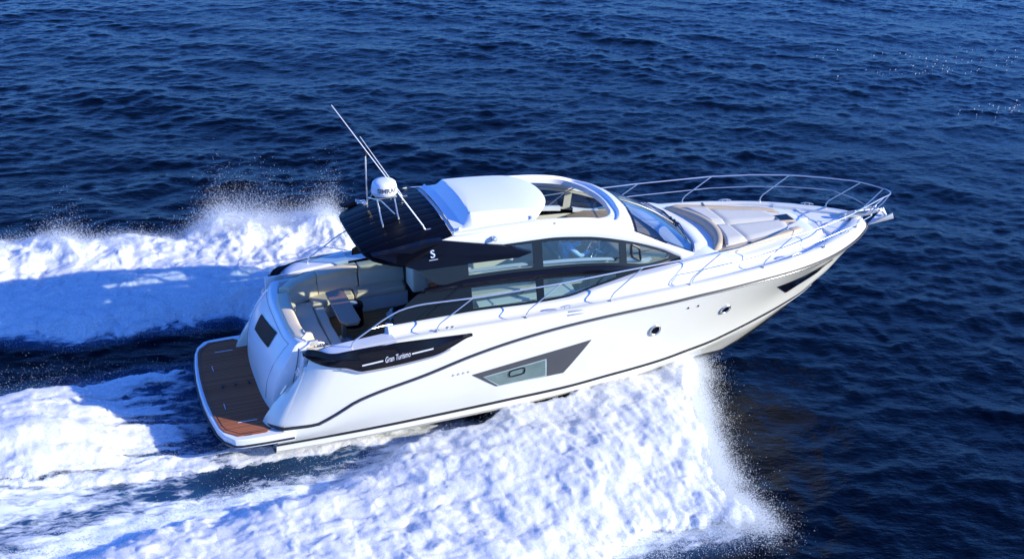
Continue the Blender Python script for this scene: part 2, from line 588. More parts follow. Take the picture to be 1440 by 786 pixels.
# ---- transom pod (garage door) with its dark window, and the side gate
def pod_pt(t, v):
    """t across -1..1, v up 0..1"""
    y = (-1.26 if t < 0 else 1.50) * abs(t)
    k = abs(t)
    x0 = 1.19 + .10 * k ** 3
    x1 = 1.70 + .16 * k ** 4
    prof = curve([(0, 0), (.3, .06), (.6, .30), (.85, .72), (.96, .96), (1, 1)])
    z = .49 + v * 1.36
    return (x0 + (x1 - x0) * prof(v), y, z)
m = MB()
rows = []
for v in np.linspace(0, 1, 15):
    row = [(2.05, -1.30 + .0, .49 + v * 1.36)] + [(1.55 + .25 * v, -1.30, .49 + v * 1.36)] + [(1.36 + .42 * v ** 2, -1.29, .49 + v * 1.36)]
    row += [pod_pt(t, v) for t in np.linspace(-1, 1, 25)] + [(2.3, 1.52, .49 + v * 1.36)]
    rows.append(row)
m.grid(rows)
rim = rows[-1]
m.grid([rim, [(p[0] + .06, p[1] * .98, p[2] + .035) for p in rim], [(p[0] + .16, p[1] * .95, p[2] + .03) for p in rim], [(p[0] + .22, p[1] * .93, p[2] - .1) for p in rim]])
pod = m.build("transom_pod", M['white'], yacht, 40)
m = MB()
q = [(.47, .80), (-.33, .90), (-.36, .70), (.42, .60)]          # (t, v) corners of the window
def pod_patch(mb, q, off, n=8):
    rows = []
    for i in range(n + 1):
        a = i / n; row = []
        for j in range(n + 1):
            b = j / n
            t = (1 - a) * (1 - b) * q[0][0] + a * (1 - b) * q[1][0] + a * b * q[2][0] + (1 - a) * b * q[3][0]
            v = (1 - a) * (1 - b) * q[0][1] + a * (1 - b) * q[1][1] + a * b * q[2][1] + (1 - a) * b * q[3][1]
            p = pod_pt(t, v); row.append((p[0] - off, p[1], p[2] + off * .5))
        rows.append(row)
    mb.grid(rows)
pod_patch(m, q, .012)
m.build("tail_window", pmat('smoked_glass', (.020, .011, .008), .5, spec=.08), pod)
for t in (-.80, .86):                       # seams of the garage door
    m = MB().tube([(lambda p: (p[0] - .004, p[1], p[2]))(pod_pt(t * (1 - .12 * (1 - v)), v)) for v in np.linspace(.10, .93, 14)], .006, 5)
    m.build("door_seam", M['stripe'], pod)
m = MB().tube([(lambda p: (p[0] - .004, p[1], p[2] + .002))(pod_pt(t, .93)) for t in np.linspace(-.80, .86, 20)], .006, 5)
m.build("door_seam", M['stripe'], pod)
m = MB()
m.box((1.80, -1.42, 1.25), (.05, .24, .95), Matrix.Rotation(.22, 3, 'Y'))
m.build("boarding_gate", M['white'], yacht, bevel=.015)
m = MB().tube([(1.66, -1.30, .95), (1.80, -1.305, 1.5), (1.85, -1.305, 1.80)], .007, 6)
m.build("gate_gap", M['rubber'], yacht)
# ---- quarter cleat and vent plate
for s in (-1, 1):
    m = MB()
    m.tube([(1.40, s * 1.62, 1.08), (1.52, s * 1.63, 1.26)], .018, 8)
    m.tube([(1.44, s * 1.62, 1.15), (1.50, s * 1.60, 1.13)], .012, 6)
    m.build("mooring_cleat", M['chrome'], yacht)
    m = MB(); m.box((1.715, s * 1.72, 1.56), (.012, .13, .11), Matrix.Rotation(.52, 3, 'Y')); m.build("vent_plate", M['stripe'], yacht, bevel=.004)

# ---- black coaming wings with the model lettering
ZT = curve([(1.84, 1.88), (1.95, 1.985), (2.08, 2.0), (2.28, 1.965), (2.65, 2.0), (3.4, 2.03), (4.93, 2.0)])
ZB = curve([(1.84, 1.85), (1.98, 1.765), (2.2, 1.71), (2.5, 1.685), (2.86, 1.56), (4.16, 1.67), (4.93, 1.985)])
WI = curve([(1.84, .04), (2.0, .12), (2.25, .10), (2.5, .05), (4.93, .045)])
def wing_out(x):
    return B(x) + .03 - .38 * max(0, (2.5 - x) / .7) ** 1.8
for s in (-1, 1):
    m = MB(); rows = []
    for x in np.r_[np.linspace(1.84, 2.9, 26), np.linspace(3, 4.93, 22)]:
        zt, zb, yo, w = ZT(x), ZB(x), wing_out(x), WI(x)
        zm = zb + (zt - zb) * .52
        rows.append([(x, s * (yo - w), zt - .02), (x, s * (yo - .06), zt), (x, s * (yo - .02), zt - .012), (x, s * (yo + .015), zm + .03), (x, s * (yo - .005), zm - .03), (x, s * yo, zb + .01), (x, s * (yo - .03), zb), (x, s * (yo - w), zb + .02)])
    m.grid(rows, close_v=True)
    m.poly(rows[0]); m.poly(rows[-1])
    wing = m.build("coaming_wing", M['black'], yacht, 30)
    m = MB(); rows = []                      # grey lower lip
    for x in np.linspace(2.45, 4.5, 24):
        rows.append([(x, s * (wing_out(x) + .004), ZB(x) + .004), (x, s * (wing_out(x) - .0), ZB(x) - .035), (x, s * (wing_out(x) - .06), ZB(x) - .035)])
    m.grid(rows); m.build("lower_lip", M['stripe'], wing)
    for xa, xb in ((2.83, 3.22), (3.76, 4.17)):
        m = MB(); rows = []
        for x in np.linspace(xa, xb, 10):
            z = 1.695 + (x - 2.81) * .105
            y = wing_out(x) + .012
            rows.append([(x, s * y, z + .016), (x, s * (y + .004), z + .014), (x, s * (y + .004), z - .014), (x, s * y, z - .016)])
        m.grid(rows); m.build("silver_line", M['lettering'], wing)

def text_part(name, body, mat, parent, size, mtx, shear=0, extrude=.003, space=1.0, width=None, bold=0):
    cu = bpy.data.curves.new(name, 'FONT')
    cu.body = body; cu.size = size; cu.shear = shear; cu.extrude = extrude
    cu.align_x = 'CENTER'; cu.align_y = 'CENTER'; cu.space_character = space
    cu.offset = bold
    tmp = bpy.data.objects.new(name, cu)
    col.objects.link(tmp)
    dg = bpy.context.evaluated_depsgraph_get()
    me = bpy.data.meshes.new_from_object(tmp.evaluated_get(dg))
    bpy.data.objects.remove(tmp)
    bpy.data.curves.remove(cu)
    if width:
        xs = [v.co.x for v in me.vertices]; k = width / (max(xs) - min(xs))
        for v in me.vertices: v.co.x *= k
    me.transform(mtx)
    me.name = name
    me.materials.clear(); me.materials.append(mat)
    o = bpy.data.objects.new(name, me); col.objects.link(o); o.parent = parent
    return o

for wing, s in [(o, (-1 if o.name == "coaming_wing" else 1)) for o in list(bpy.data.objects) if o.name.startswith("coaming_wing")]:
    ax = Vector((1, 0, .105)).normalized() * (1 if s < 0 else -1)
    nrm = Vector((0, s, 0)); up = nrm.cross(ax)
    mt = Matrix.Translation((3.49, s * (wing_out(3.49) + .010), 1.768)) @ Matrix((ax, up, nrm)).transposed().to_4x4()
    text_part("lettering", "Gran Turismo", M['lettering'], wing, .17, mt, shear=.35, width=.48, extrude=.004, bold=.0)
# ------------------------------------------------------------------ decks
def bd_in(x):
    """inner foot of the bulwark"""
    x = min(x, 14.7)
    return max(0.02, B(min(x + .08, 14.88)) - .05 - .17 - .10 * np.clip((x - 12.5) / 1.5, 0, 1))
def zdeck(x):
    return ZD(x) - .085
YT = curve([(3.4, 1.70), (9.0, 1.70), (9.9, 1.55), (10.7, 1.48), (11.3, 1.36), (12.2, 1.12), (12.9, .88), (13.25, .66), (13.6, .5)])
ZTK = curve([(3.4, 2.15), (5.1, 2.175), (6.4, 2.15), (7.0, 2.165), (7.66, 2.285), (8.3, 2.385), (8.9, 2.445), (9.6, 2.50), (10.1, 2.52), (10.7, 2.40), (11.2, 2.34), (12.9, 2.30), (13.25, 2.25), (13.45, 2.16), (13.6, 2.14)])

# side decks from the cockpit forward, and the foredeck with its raised trunk
m = MB()
for s in (-1, 1):
    xa = 3.45 if s < 0 else 4.5           # the port trunk starts further forward, behind the sofa
    rows = []
    for x in np.r_[np.linspace(xa, 9.6, 40), np.linspace(9.7, 13.6, 50)]:
        yi, yt, zk, zd_ = bd_in(x), YT(x), ZTK(x), zdeck(x)
        yt = min(yt, yi - .08)
        lip = np.clip((zk - zd_) / .2, .05, 1)
        row = [(x, yi + .01, zd_ + .02), (x, yi - .02, zd_), (x, yt + .10 * lip + .04, zd_), (x, yt + .07 * lip, zd_ + .03 * lip), (x, yt + .02 * lip, zk - .05 * lip), (x, yt - .02, zk - .012), (x, yt - .07, zk)]
        if x > 9.6:
            row += [(x, yt * .55, zk + .02), (x, 0, zk + .03)]
        else:
            row += [(x, 1.50, zk), (x, 1.48, zk - .02)]
        rows.append([(p[0], s * p[1], p[2]) for p in row])
    m.grid(rows)
    if s < 0:
        m.grid([rows[0], [(xa - .05, -min(max(-p[1], 1.5), 1.72), 1.6) for p in rows[0]], [(xa - .08, -min(max(-p[1], 1.5), 1.68), 1.1) for p in rows[0]]])
    else:
        m.grid([[(3.45, 2.0, ZD(3.45) - .03), (3.45, 1.80, ZD(3.45) - .03), (3.45, 1.62, ZD(3.45) - .03)], [(4.5, 2.02, ZD(4.5) - .03), (4.5, 1.80, ZD(4.5) - .03), (4.5, 1.62, ZD(4.5) - .03)]])
rows = []
for x in np.linspace(13.6, 14.62, 24):
    yi, zd_ = bd_in(x), zdeck(x)
    rows.append([(x, yi + .01, zd_ + .02), (x, max(yi - .02, 0), zd_), (x, yi * .5, zd_ + .01), (x, 0, zd_ + .012)])
rows = [[(x - .001, y, z - .14) for x, y, z in rows[0]]] + rows
m.grid(rows); m.grid([[(x, -y, z) for x, y, z in r] for r in rows])
for s in (-1, 1):        # the aft step of the foredeck well
    e = [(13.6, s * max(bd_in(13.6) * t, 0), ZTK(13.6) + .04) for t in (0, .25, .5, .75, 1)]
    m.grid([e, [(x + .004, y, z - .2) for x, y, z in e]])
m.build("side_deck", M['white'], yacht, 28)
m = MB(); m.grid([[(3.45, -1.48, 2.13), (3.40, -1.5, 1.6), (3.37, -1.5, 1.1)], [(5.0, -1.46, 2.13), (5.0, -1.48, 1.6), (5.0, -1.48, 1.1)]]); m.build("cockpit_side", M['white'], yacht)
m = MB()
for s in (-1, 1):       # nonskid panels on the foredeck, forward of the sunpad
    m.prism([(13.62, s * .10, zdeck(13.62) + .008), (14.25, s * .08, zdeck(14.2) + .012), (14.15, s * .38, zdeck(14.1) + .006), (13.66, s * .66, zdeck(13.66) + .004)], (0, 0, .006))
m.build("nonskid_panel", M['nonskid'], yacht)
m = MB()
m.prism([(13.66, -.055, zdeck(13.66) + .015), (14.55, -.055, zdeck(14.5) + .015), (14.55, .055, zdeck(14.5) + .015), (13.66, .055, zdeck(13.66) + .015)], (0, 0, .02))
m.build("anchor_locker_lid", M['white'], yacht, bevel=.006)

# ------------------------------------------------------------------ cockpit
def sstep_(a, b, x):
    t = min(1, max(0, (x - a) / (b - a)))
    return t * t * (3 - 2 * t)
m = MB(); m.box((3.9, 0, 1.06), (4.4, 3.5, .06)); m.build("cockpit_sole", M['sole'], yacht)
for s in (-1, 1):
    m = MB(); rows = []
    for x in np.linspace(1.9, 3.5, 24):
        k = sstep_(2.1, 2.5, x)
        yo = wing_out(x) - .04
        zz = ZD(x) * (1 - k) + max(ZD(x), ZT(x) - .012) * k
        rows.append([(x, s * yo, zz - .01), (x, s * (yo - .12), zz - .005), (x, s * 1.66, zz - .015), (x, s * 1.62, zz - .05), (x, s * 1.61, 1.09)])
    m.grid(rows)
    m.build("coaming", M['white'], yacht, 30)
m = MB()                                       # port inner cockpit wall up to the saloon
m.box((3.4, 1.62, 1.5), (3.3, .06, .85)); m.build("cockpit_lining", M['white'], yacht, bevel=.02)

def cushion(name, pts, z0, z1, mat, parent, r=.05, sub=2):
    """soft pad over an outline of (x, y)"""
    P = np.array(pts, float); c = P.mean(0)
    m = MB(); rows = []
    for k, zz in ((1, z0), (1, z0 + r * .5), (1, z1 - r), (.0, z1 - r * .25), (-1, z1)):
        d = {1: 0, 0: r * .35, -1: r}[k]
        row = []
        for p in P:
            v = c - p; L = np.linalg.norm(v)
            q = p + v / L * min(d, L * .4)
            row.append((q[0], q[1], zz))
        rows.append(row)
    m.grid(rows, close_v=True)
    m.poly(rows[0]); m.poly([(x, y, z + .006) for x, y, z in rows[-1]])
    return m.build(name, mat, parent, 60, bevel=r * .3, seg=3)

def dense(pts, n=4):
    out = []
    for i in range(len(pts)):
        a, b = np.array(pts[i]), np.array(pts[(i + 1) % len(pts)])
        for k in range(n): out.append(tuple(a + (b - a) * k / n))
    return out

sofa = empty("sofa", yacht)
m = MB()
base = [(1.95, -1.08), (2.62, -1.0), (2.66, .55), (2.95, 1.02), (4.62, 1.10), (4.62, 1.58), (1.95, 1.5)]
m.prism([(x, y, 1.09) for x, y in base], (0, 0, .33))
m.build("sofa_base", M['seatbase'], sofa, bevel=.02)
cushion("seat_cushion", dense([(2.12, -1.04), (2.53, -1.0), (2.53, 1.0), (2.12, 1.0)]), 1.42, 1.55, M['beige'], sofa)
cushion("seat_front", dense([(2.545, -1.04), (2.74, -.98), (2.74, .72), (2.545, .78)]), 1.40, 1.55, M['beige'], sofa, .06)
cushion("corner_cushion", dense([(2.545, .82), (2.80, .86), (3.10, 1.02), (3.46, 1.04), (3.46, 1.46), (2.545, 1.46)]), 1.42, 1.55, M['beige'], sofa)
cushion("seat_cushion", dense([(3.49, 1.02), (4.55, 1.08), (4.62, 1.2), (4.62, 1.52), (3.49, 1.5)]), 1.42, 1.55, M['beige'], sofa, .07)
def backrest(name, path, z0, z1, t0, t1, mat, lean=.12):
    """roll-topped back along a path of (x, y, inward nx, ny)"""
    m = MB(); rows = []
    for x, y, nx, ny in path:
        prof = [(t0, z0), (t0 + .01, z0 + .15), (t0 - lean * .5, (z0 + z1) / 2 + .06), (t1, z1 - .06), (t1 - .04, z1 - .01), (t1 - .1, z1), (.04, z1 - .01), (0.0, z1 - .05), (.0, z0)]
        rows.append([(x + nx * d, y + ny * d, z) for d, z in prof])
    m.grid(rows); m.poly(rows[0]); m.poly(rows[-1])
    return m.build(name, mat, sofa, 50, bevel=.015, seg=2)
aft = [(1.93, -1.10, .93, .37), (1.80, -1.0, .98, .2), (1.76, -.6, 1, 0), (1.76, 0, 1, 0), (1.78, .5, 1, -.03), (1.84, .78, .97, -.1)]
backrest("back_cushion", aft, 1.5, 1.95, .36, .27, M['beige'])
port = [(1.92, .95, .85, -.45), (2.15, 1.22, .45, -.9), (2.5, 1.42, .25, -.97), (2.72, 1.50, .16, -.98)]
backrest("back_cushion", port, 1.5, 2.0, .26, .24, M['beige'])
port2 = [(2.74, 1.505, .12, -.99), (3.2, 1.57, .05, -1), (3.62, 1.60, 0, -1)]
backrest("back_cushion", port2, 1.5, 2.02, .26, .28, M['beige'])
port3 = [(3.65, 1.60, 0, -1), (4.2, 1.62, 0, -1), (4.65, 1.62, 0, -1)]
backrest("back_cushion", port3, 1.5, 2.02, .26, .26, M['beige'])
m = MB().tube([(2.45, -1.0, 1.62), (2.30, -1.06, 1.72), (2.05, -1.06, 1.74)], .012, 6).tube([(2.30, -1.06, 1.72), (2.38, -1.10, 1.45)], .012, 6)
m.build("grab_handle", M['chrome'], sofa)

table = empty("cockpit_table", yacht)
m = MB()
m.prism([(2.80, .72, 1.79), (3.17, .80, 1.79), (3.19, -.62, 1.79), (3.11, -.76, 1.79), (2.90, -.74, 1.79), (2.79, -.55, 1.79)], (0, 0, .055))
m.build("table_top", M['wood'], table, bevel=.012)
m = MB().lathe([(.16, 0), (.16, .02), (.05, .05), (.045, .68)], (3.0, .05, 1.09)); m.build("table_leg", M['chrome'], table)
m = MB()
m.lathe([(.21, 0), (.22, .03), (.20, .36), (.22, .40), (.21, .46), (.15, .48)], (3.32, .62, 1.09), seg=28)
pf = m.build("pouf", M['navy'], yacht, 50)
m = MB(); m.lathe([(.06, 0), (.10, 0), (.10, .004), (.06, .004)], (3.32, .62, 1.572), seg=20); m.build("ring_mark", M['lettering'], pf)
for x in (2.75, 3.05):
    m = MB(); m.box((x, -.95, 1.094), (.02, .26, .006)); m.build("hatch_pull", M['chrome'], yacht)

# ------------------------------------------------------------------ cabin sides
def ys(x, z):
    return 1.62 - .25 * (z - 2.2) - .12 * max(0, x - 8.0) ** 1.3
L1z = curve([(4.05, 3.13), (4.57, 3.35), (5.2, 3.36), (5.79, 3.345), (6.66, 3.345), (7.51, 3.27), (8.35, 3.075), (9.16, 2.765), (9.62, 2.52), (9.75, 2.46)])
LBz = curve([(4.05, 3.13), (4.6, 2.745), (5.1, 2.79), (5.8, 2.785), (6.45, 2.765), (7.4, 2.71), (8.1, 2.63), (8.91, 2.48), (9.62, 2.50), (9.75, 2.46)])
LCz = curve([(3.58, 2.30), (4.28, 2.70), (5.2, 2.685), (6.44, 2.635), (7.67, 2.55), (8.91, 2.44)])
LDz = curve([(3.58, 2.14), (4.4, 2.16), (5.13, 2.18), (6.41, 2.15), (7.02, 2.16), (7.66, 2.28), (8.3, 2.38), (8.91, 2.435)])
def side_strip(mb, s, f0, f1, xa, xb, t0, t1, off=0.0, n=None, nt=4, ins0=0, ins1=0):
    rows = []
    for x in np.linspace(xa, xb, n or max(2, int((xb - xa) / .12) + 2)):
        z0, z1 = f0(x) + ins0, f1(x) - ins1
        if z1 < z0: z0 = z1 = (z0 + z1) / 2
        rows.append([(x, s * (ys(x, z0 + (z1 - z0) * t) + off), z0 + (z1 - z0) * t) for t in np.linspace(t0, t1, nt)])
    mb.grid(rows)
for s in (-1, 1):
    frame, opaque = MB(), MB()
    panes = [(5.10, 6.40, .07, .06), (6.60, 8.20, .06, .07), (8.36, 9.36, .06, .06)]
    edges = [4.06, 5.10, 6.40, 6.60, 8.20, 8.36, 9.36, 9.74]
    for a, b in zip(edges[:-1], edges[1:]):
        p = [q for q in panes if q[0] == a]
        if p:
            side_strip(frame, s, LBz, lambda x: LBz(x) + p[0][2], a, b, 0, 1, .0, nt=2)
            side_strip(frame, s, lambda x: L1z(x) - p[0][3], L1z, a, b, 0, 1, .0, nt=2)
        else:
            side_strip(frame, s, LBz, L1z, a, b, 0, 1, .0, nt=4)
    fr = frame.build("side_window", M['frame'], yacht, 30)
    for a, b, i0, i1 in panes:
        m = MB(); side_strip(m, s, LBz, L1z, a - .01, b + .01, 0, 1, -.006, ins0=i0 - .008, ins1=i1 - .008)
        m.build("pane", M['glass'], fr, 40)
        m = MB(); rows = []
        for x in np.linspace(a + .02, b - (.1 if b < 9 else .4), 14):
            z = LBz(x) + i0
            rows.append([(x, s * (ys(x, z) - .035), z + .035), (x, s * (ys(x, z) - .14), z + .05), (x, s * (ys(x, z) - .14), z - .05)])
        m.grid(rows); m.build("window_ledge", M['white'], fr)
    # opening light in the forward pane
    m = MB(); ring = []
    for k in range(29):
        a = 2 * math.pi * k / 28
        ex = lambda t: math.copysign(abs(t) ** .4, t)
        x, z = 8.57 + .10 * ex(math.cos(a)), 2.80 + .125 * ex(math.sin(a)) - .06 * ex(math.cos(a))
        ring.append((x, s * (ys(x, z) + .012), z))
    if s < 0: m.tube(ring, .022, 6, caps=False); m.build("opening_port", M['blackplastic'], fr)
    lin = MB()
    for a, b in zip(edges[:-1], edges[1:]):
        p = [q for q in panes if q[0] == a]
        if p:
            side_strip(lin, s, LBz, lambda x: LBz(x) + p[0][2], a, b, 0, 1, -.02, nt=2)
            side_strip(lin, s, lambda x: L1z(x) - p[0][3], L1z, a, b, 0, 1, -.02, nt=2)
        else:
            side_strip(lin, s, LBz, L1z, a, b, 0, 1, -.02, nt=4)
    lin.build("inner_lining", M['cream'], fr, 30)
    # black belt
    m = MB(); rows = []
    for x in np.linspace(4.22, 8.95, 40):
        k = np.clip((x - 4.22) / .35, 0, 1)
        zt, zb = LBz(max(x, 4.6)) + .004, LCz(x)
        if x < 4.6: zt = 2.72 + (LBz(4.6) + .004 - 2.72) * (x - 4.22) / .38; zb = 2.66 + (LCz(4.6) - 2.66) * (x - 4.22) / .38
        zt = max(zt, zb + .01)
        o = .055 * min(1, (8.97 - x) / 1.5)
        zm = (zt + zb) / 2
        rows.append([(x, s * (ys(x, zt) - .03), zt), (x, s * (ys(x, zt) + o * .5), zt - .002), (x, s * (ys(x, zm) + o), zm), (x, s * (ys(x, zb) + o * .6), zb), (x, s * (ys(x, zb) - .03), zb)])
    m.grid(rows, close_v=True); m.poly(rows[0])
    m.build("black_belt", M['black'], yacht, 30)
    # lower band with its windows
    frame = MB()
    lp = [(5.13, 6.42, .05, .07), (6.58, 8.10, .05, .05)]
    edges = [3.58, 5.13, 6.42, 6.58, 8.10, 8.91]
    for a, b in zip(edges[:-1], edges[1:]):
        p = [q for q in lp if q[0] == a]
        if p:
            side_strip(frame, s, LDz, lambda x: LDz(x) + p[0][2], a, b, 0, 1, .0, nt=2)
            side_strip(frame, s, lambda x: LCz(x) - p[0][3], LCz, a, b, 0, 1, .0, nt=2)
        else:
            side_strip(frame, s, LDz, LCz, a, b, 0, 1, .0, nt=4)
    fr = frame.build("lower_window", M['black'], yacht, 30)
    for a, b, i0, i1 in lp:
        m = MB(); side_strip(m, s, LDz, LCz, a - .01, b + .01, 0, 1, -.006, ins0=i0 - .008, ins1=i1 - .008)
        m.build("pane", M['glass'], fr, 40)
    # black coaming end running down to the cockpit
    if s > 0: continue
    m = MB()
    m.prism([(3.50, s * 1.60, 2.20), (3.62, s * 1.60, 2.33), (4.9, s * 1.5, 2.45), (4.9, s * 1.5, 2.14), (3.62, s * 1.60, 2.14)], (0, -s * .34, 0))
    m.build("coaming_end", M['black'], yacht, bevel=.03)

# ------------------------------------------------------------------ hardtop
SIDE_LO = polycurve([(4.57, 1.335, 3.59), (5.2, 1.36, 3.46), (5.79, 1.352, 3.345), (6.66, ys(6.66, 3.345) + .012, 3.345), (7.51, ys(7.51, 3.27) + .012, 3.27), (8.35, ys(8.35, 3.075) + .012, 3.075), (9.16, ys(9.16, 2.765) + .012, 2.765), (9.62, ys(9.62, 2.52) + .015, 2.52), (10.02, 1.27, 2.40)])
SIDE_HI = polycurve([(4.87, 1.24, 3.615), (5.5, 1.26, 3.625), (6.4, 1.27, 3.63), (7.2, 1.275, 3.58), (7.9, 1.285, 3.45), (8.57, 1.30, 3.20), (9.16, 1.295, 2.90), (9.6, 1.285, 2.69), (9.97, 1.25, 2.52)])
roof = empty("hardtop", yacht)
m = MB()
rows = []
for u in np.linspace(0, 1, 70):
    a, b = SIDE_LO(u), SIDE_HI(u)
    r = []
    for t in np.linspace(0, 1, 8):
        p = a * (1 - t) + b * t
        p = p + np.array([0, .045 * math.sin(math.pi * t), .02 * math.sin(math.pi * t)])
        r.append(p)
    rows.append(r)
m.grid(rows).mirror()
ZCN = curve([(4.87, 3.70), (5.6, 3.74), (6.4, 3.75), (7.2, 3.70), (7.9, 3.59), (8.4, 3.46), (8.78, 3.36)])
def zroof(x, y):
    return ZCN(x) - .085 * (y / 1.25) ** 2
def roof_outer(n=120):
    pts = []
    for u in np.linspace(0, 1, 240):
        p = SIDE_HI(u)
        if p[0] > 8.55: break
        pts.append(p)
    pts.append(np.array([8.57, 1.30, 3.20]))
    front = [np.array([8.57 + .20 * (1 - (y / 1.30) ** 2), y, 3.20 + .17 * (1 - (abs(y) / 1.30) ** 2.2)]) for y in np.linspace(1.30, 0, 14)[1:]]
    return pts + front
RO = np.array(roof_outer())
def resamp(P, n, key=None):
    s = np.r_[0, np.cumsum(np.linalg.norm(np.diff(P, axis=0), axis=1))]
    t = np.linspace(0, s[-1], n)
    return np.stack([np.interp(t, s, P[:, k]) for k in range(P.shape[1])], -1)
inner = []
for x in np.linspace(4.95, 7.72, 30): inner.append((x, 1.10))
for a in np.linspace(0, math.pi / 2, 16)[1:]: inner.append((7.72 + .62 * math.sin(a), .48 + .62 * math.cos(a)))
for y in np.linspace(.48, 0, 6)[1:]: inner.append((8.34 + .07 * (1 - (y / .48) ** 2), y))
inner = np.array([(x, y, zroof(x, y) - .02) for x, y in inner])
OP = RO
k0 = 60
IN = resamp(inner, 90); OU = resamp(OP, 90)
rows = [[] for _ in range(8)]
for i in range(90):
    a, b = OU[i], IN[i]
    for j, (t, dz) in enumerate(((0, 0), (.10, .03), (.35, .06), (.56, .06), (.62, .045), (.70, -.005), (.96, -.01), (1, -.02))):
        p = a * (1 - t) + b * t
        p[2] += dz * (.5 + .5 * float(np.clip((i - 40) / 20, 0, 1))) if dz > 0 else dz
        rows[j].append(p)
low = [p - np.array([0, 0, .05]) for p in IN]
low2 = [p - np.array([0, 0, .13]) for p in IN]
G = np.array(rows + [low, low2])
mm = MB().grid(G.tolist()).mirror()
m.v_off = len(m.v)
m.add(mm.v, mm.f)
m.add([(4.87, -1.24, 3.615), (4.95, -1.04, zroof(4.95, 1.04)), (4.95, 0, 3.69), (4.95, 1.04, zroof(4.95, 1.04)), (4.87, 1.24, 3.615), (4.87, .6, 3.675), (4.87, 0, 3.695), (4.87, -.6, 3.675)], [(0, 1, 2, 6, 7), (6, 2, 3, 4, 5)])
m.build("roof_shell", M['white'], roof, 28)
# cream lining under the roof
m = MB()
li = [p - np.array([0, 0, .13]) for p in IN]
lo = [np.array([p[0], p[1] * .96, p[2] - .12]) for p in OU]
mm = MB().grid([lo, li]).mirror(); m.add(mm.v, mm.f)
m.build("roof_lining", M['cream'], roof, 40)

# sliding roof panel, with its hollow at the back
hatch = MB()
HW = curve([(4.93, 1.10), (5.6, 1.13), (6.3, 1.13), (6.62, 1.12)])
def hatch_front(y):
    return 7.05 - .50 * (abs(y) / 1.12) ** 2.4
rows = []
for i, u in enumerate(np.r_[np.linspace(0, .26, 22), np.linspace(.27, 1, 30)]):
    row = []
    for k in np.linspace(-1, 1, 41):
        y = k * 1.12
        x = 4.93 + (hatch_front(y) - 4.93) * u
        ridge = .82
        side = np.clip((1.0 - abs(k)) / .20, 0, 1)              # flange, then the raised middle
        back = np.clip((x - 5.12) / .19, 0, 1)
        fr = np.clip((hatch_front(y) - x) / 1.6, 0, 1) ** .7
        h = .03 + .17 * side * back * (.25 + .75 * fr)
        row.append((x, y, zroof(x, y) + h))
    rows.append(row)
hatch.grid(rows)
edge = rows[-1]
hatch.grid([edge, [(x + .015, y, z - .025) for x, y, z in edge], [(x - .01, y, z - .06) for x, y, z in edge]])
for kk in (0, -1):
    e = [r[kk] for r in rows]
    hatch.grid([e, [(x, y, z - .05) for x, y, z in e]])
hatch.build("sliding_roof", M['plastic'], roof, 14)
for s in (-1, 1):
    for x, y, z in ((5.02, 1.13, 3.665), (6.45, 1.10, 3.69)):
        m = MB().lathe([(.05, 0), (.05, .01), (.03, .035), (.012, .05)], (x, s * y, z), (0, 0, 1), 10)
        m.build("stop_block", M['chrome'] if x > 6 else M['plastic'], roof)
    m = MB().lathe([(.055, -.02), (.055, .02), (.05, .06), (.03, .075)], (5.62, s * 1.385, 3.51), (.1, s, .25), 14)
    m.build("navigation_lamp", M['chrome'], roof)

# black ribbed visor over the cockpit
def visor(k, u):
    """k across -1..1, u aft 0..1"""
    y = k * (1.24 + .24 * math.sin(min(1, u * 1.3) * 1.57))
    xt = 3.17 + .08 * k * k + .62 * abs(k) ** 7
    x = 4.86 + (xt - 4.86) * u
    z = 3.695 - .08 * k * k - .12 * u - .16 * u ** 3 - .05 * abs(k) ** 4 * u
    return x, y, z
m = MB(); rows = []
for k in np.linspace(-1, 1, 121):
    row = []
    rib = abs(((k + 1) * 5.0) % 1 - .5) * 2           # 0 mid .. 1 at the seams
    for u in np.linspace(0, 1, 20):
        x, y, z = visor(k, u)
        g = .005 * max(0, (rib - .6) / .4)
        row.append((x, y, z - g))
    rows.append(row)
m.grid(rows)
und = [[(x, y * .985, z - .07) for x, y, z in r] for r in rows]
m.grid(und)
m.grid([[r[-1] for r in rows], [(x - .02, y, z - .035) for x, y, z in [r[-1] for r in rows]], [r[-1] for r in und]])
for kk in (0, -1): m.grid([rows[kk], und[kk]])
visor_o = m.build("louvred_visor", M['visor'], roof, 40)
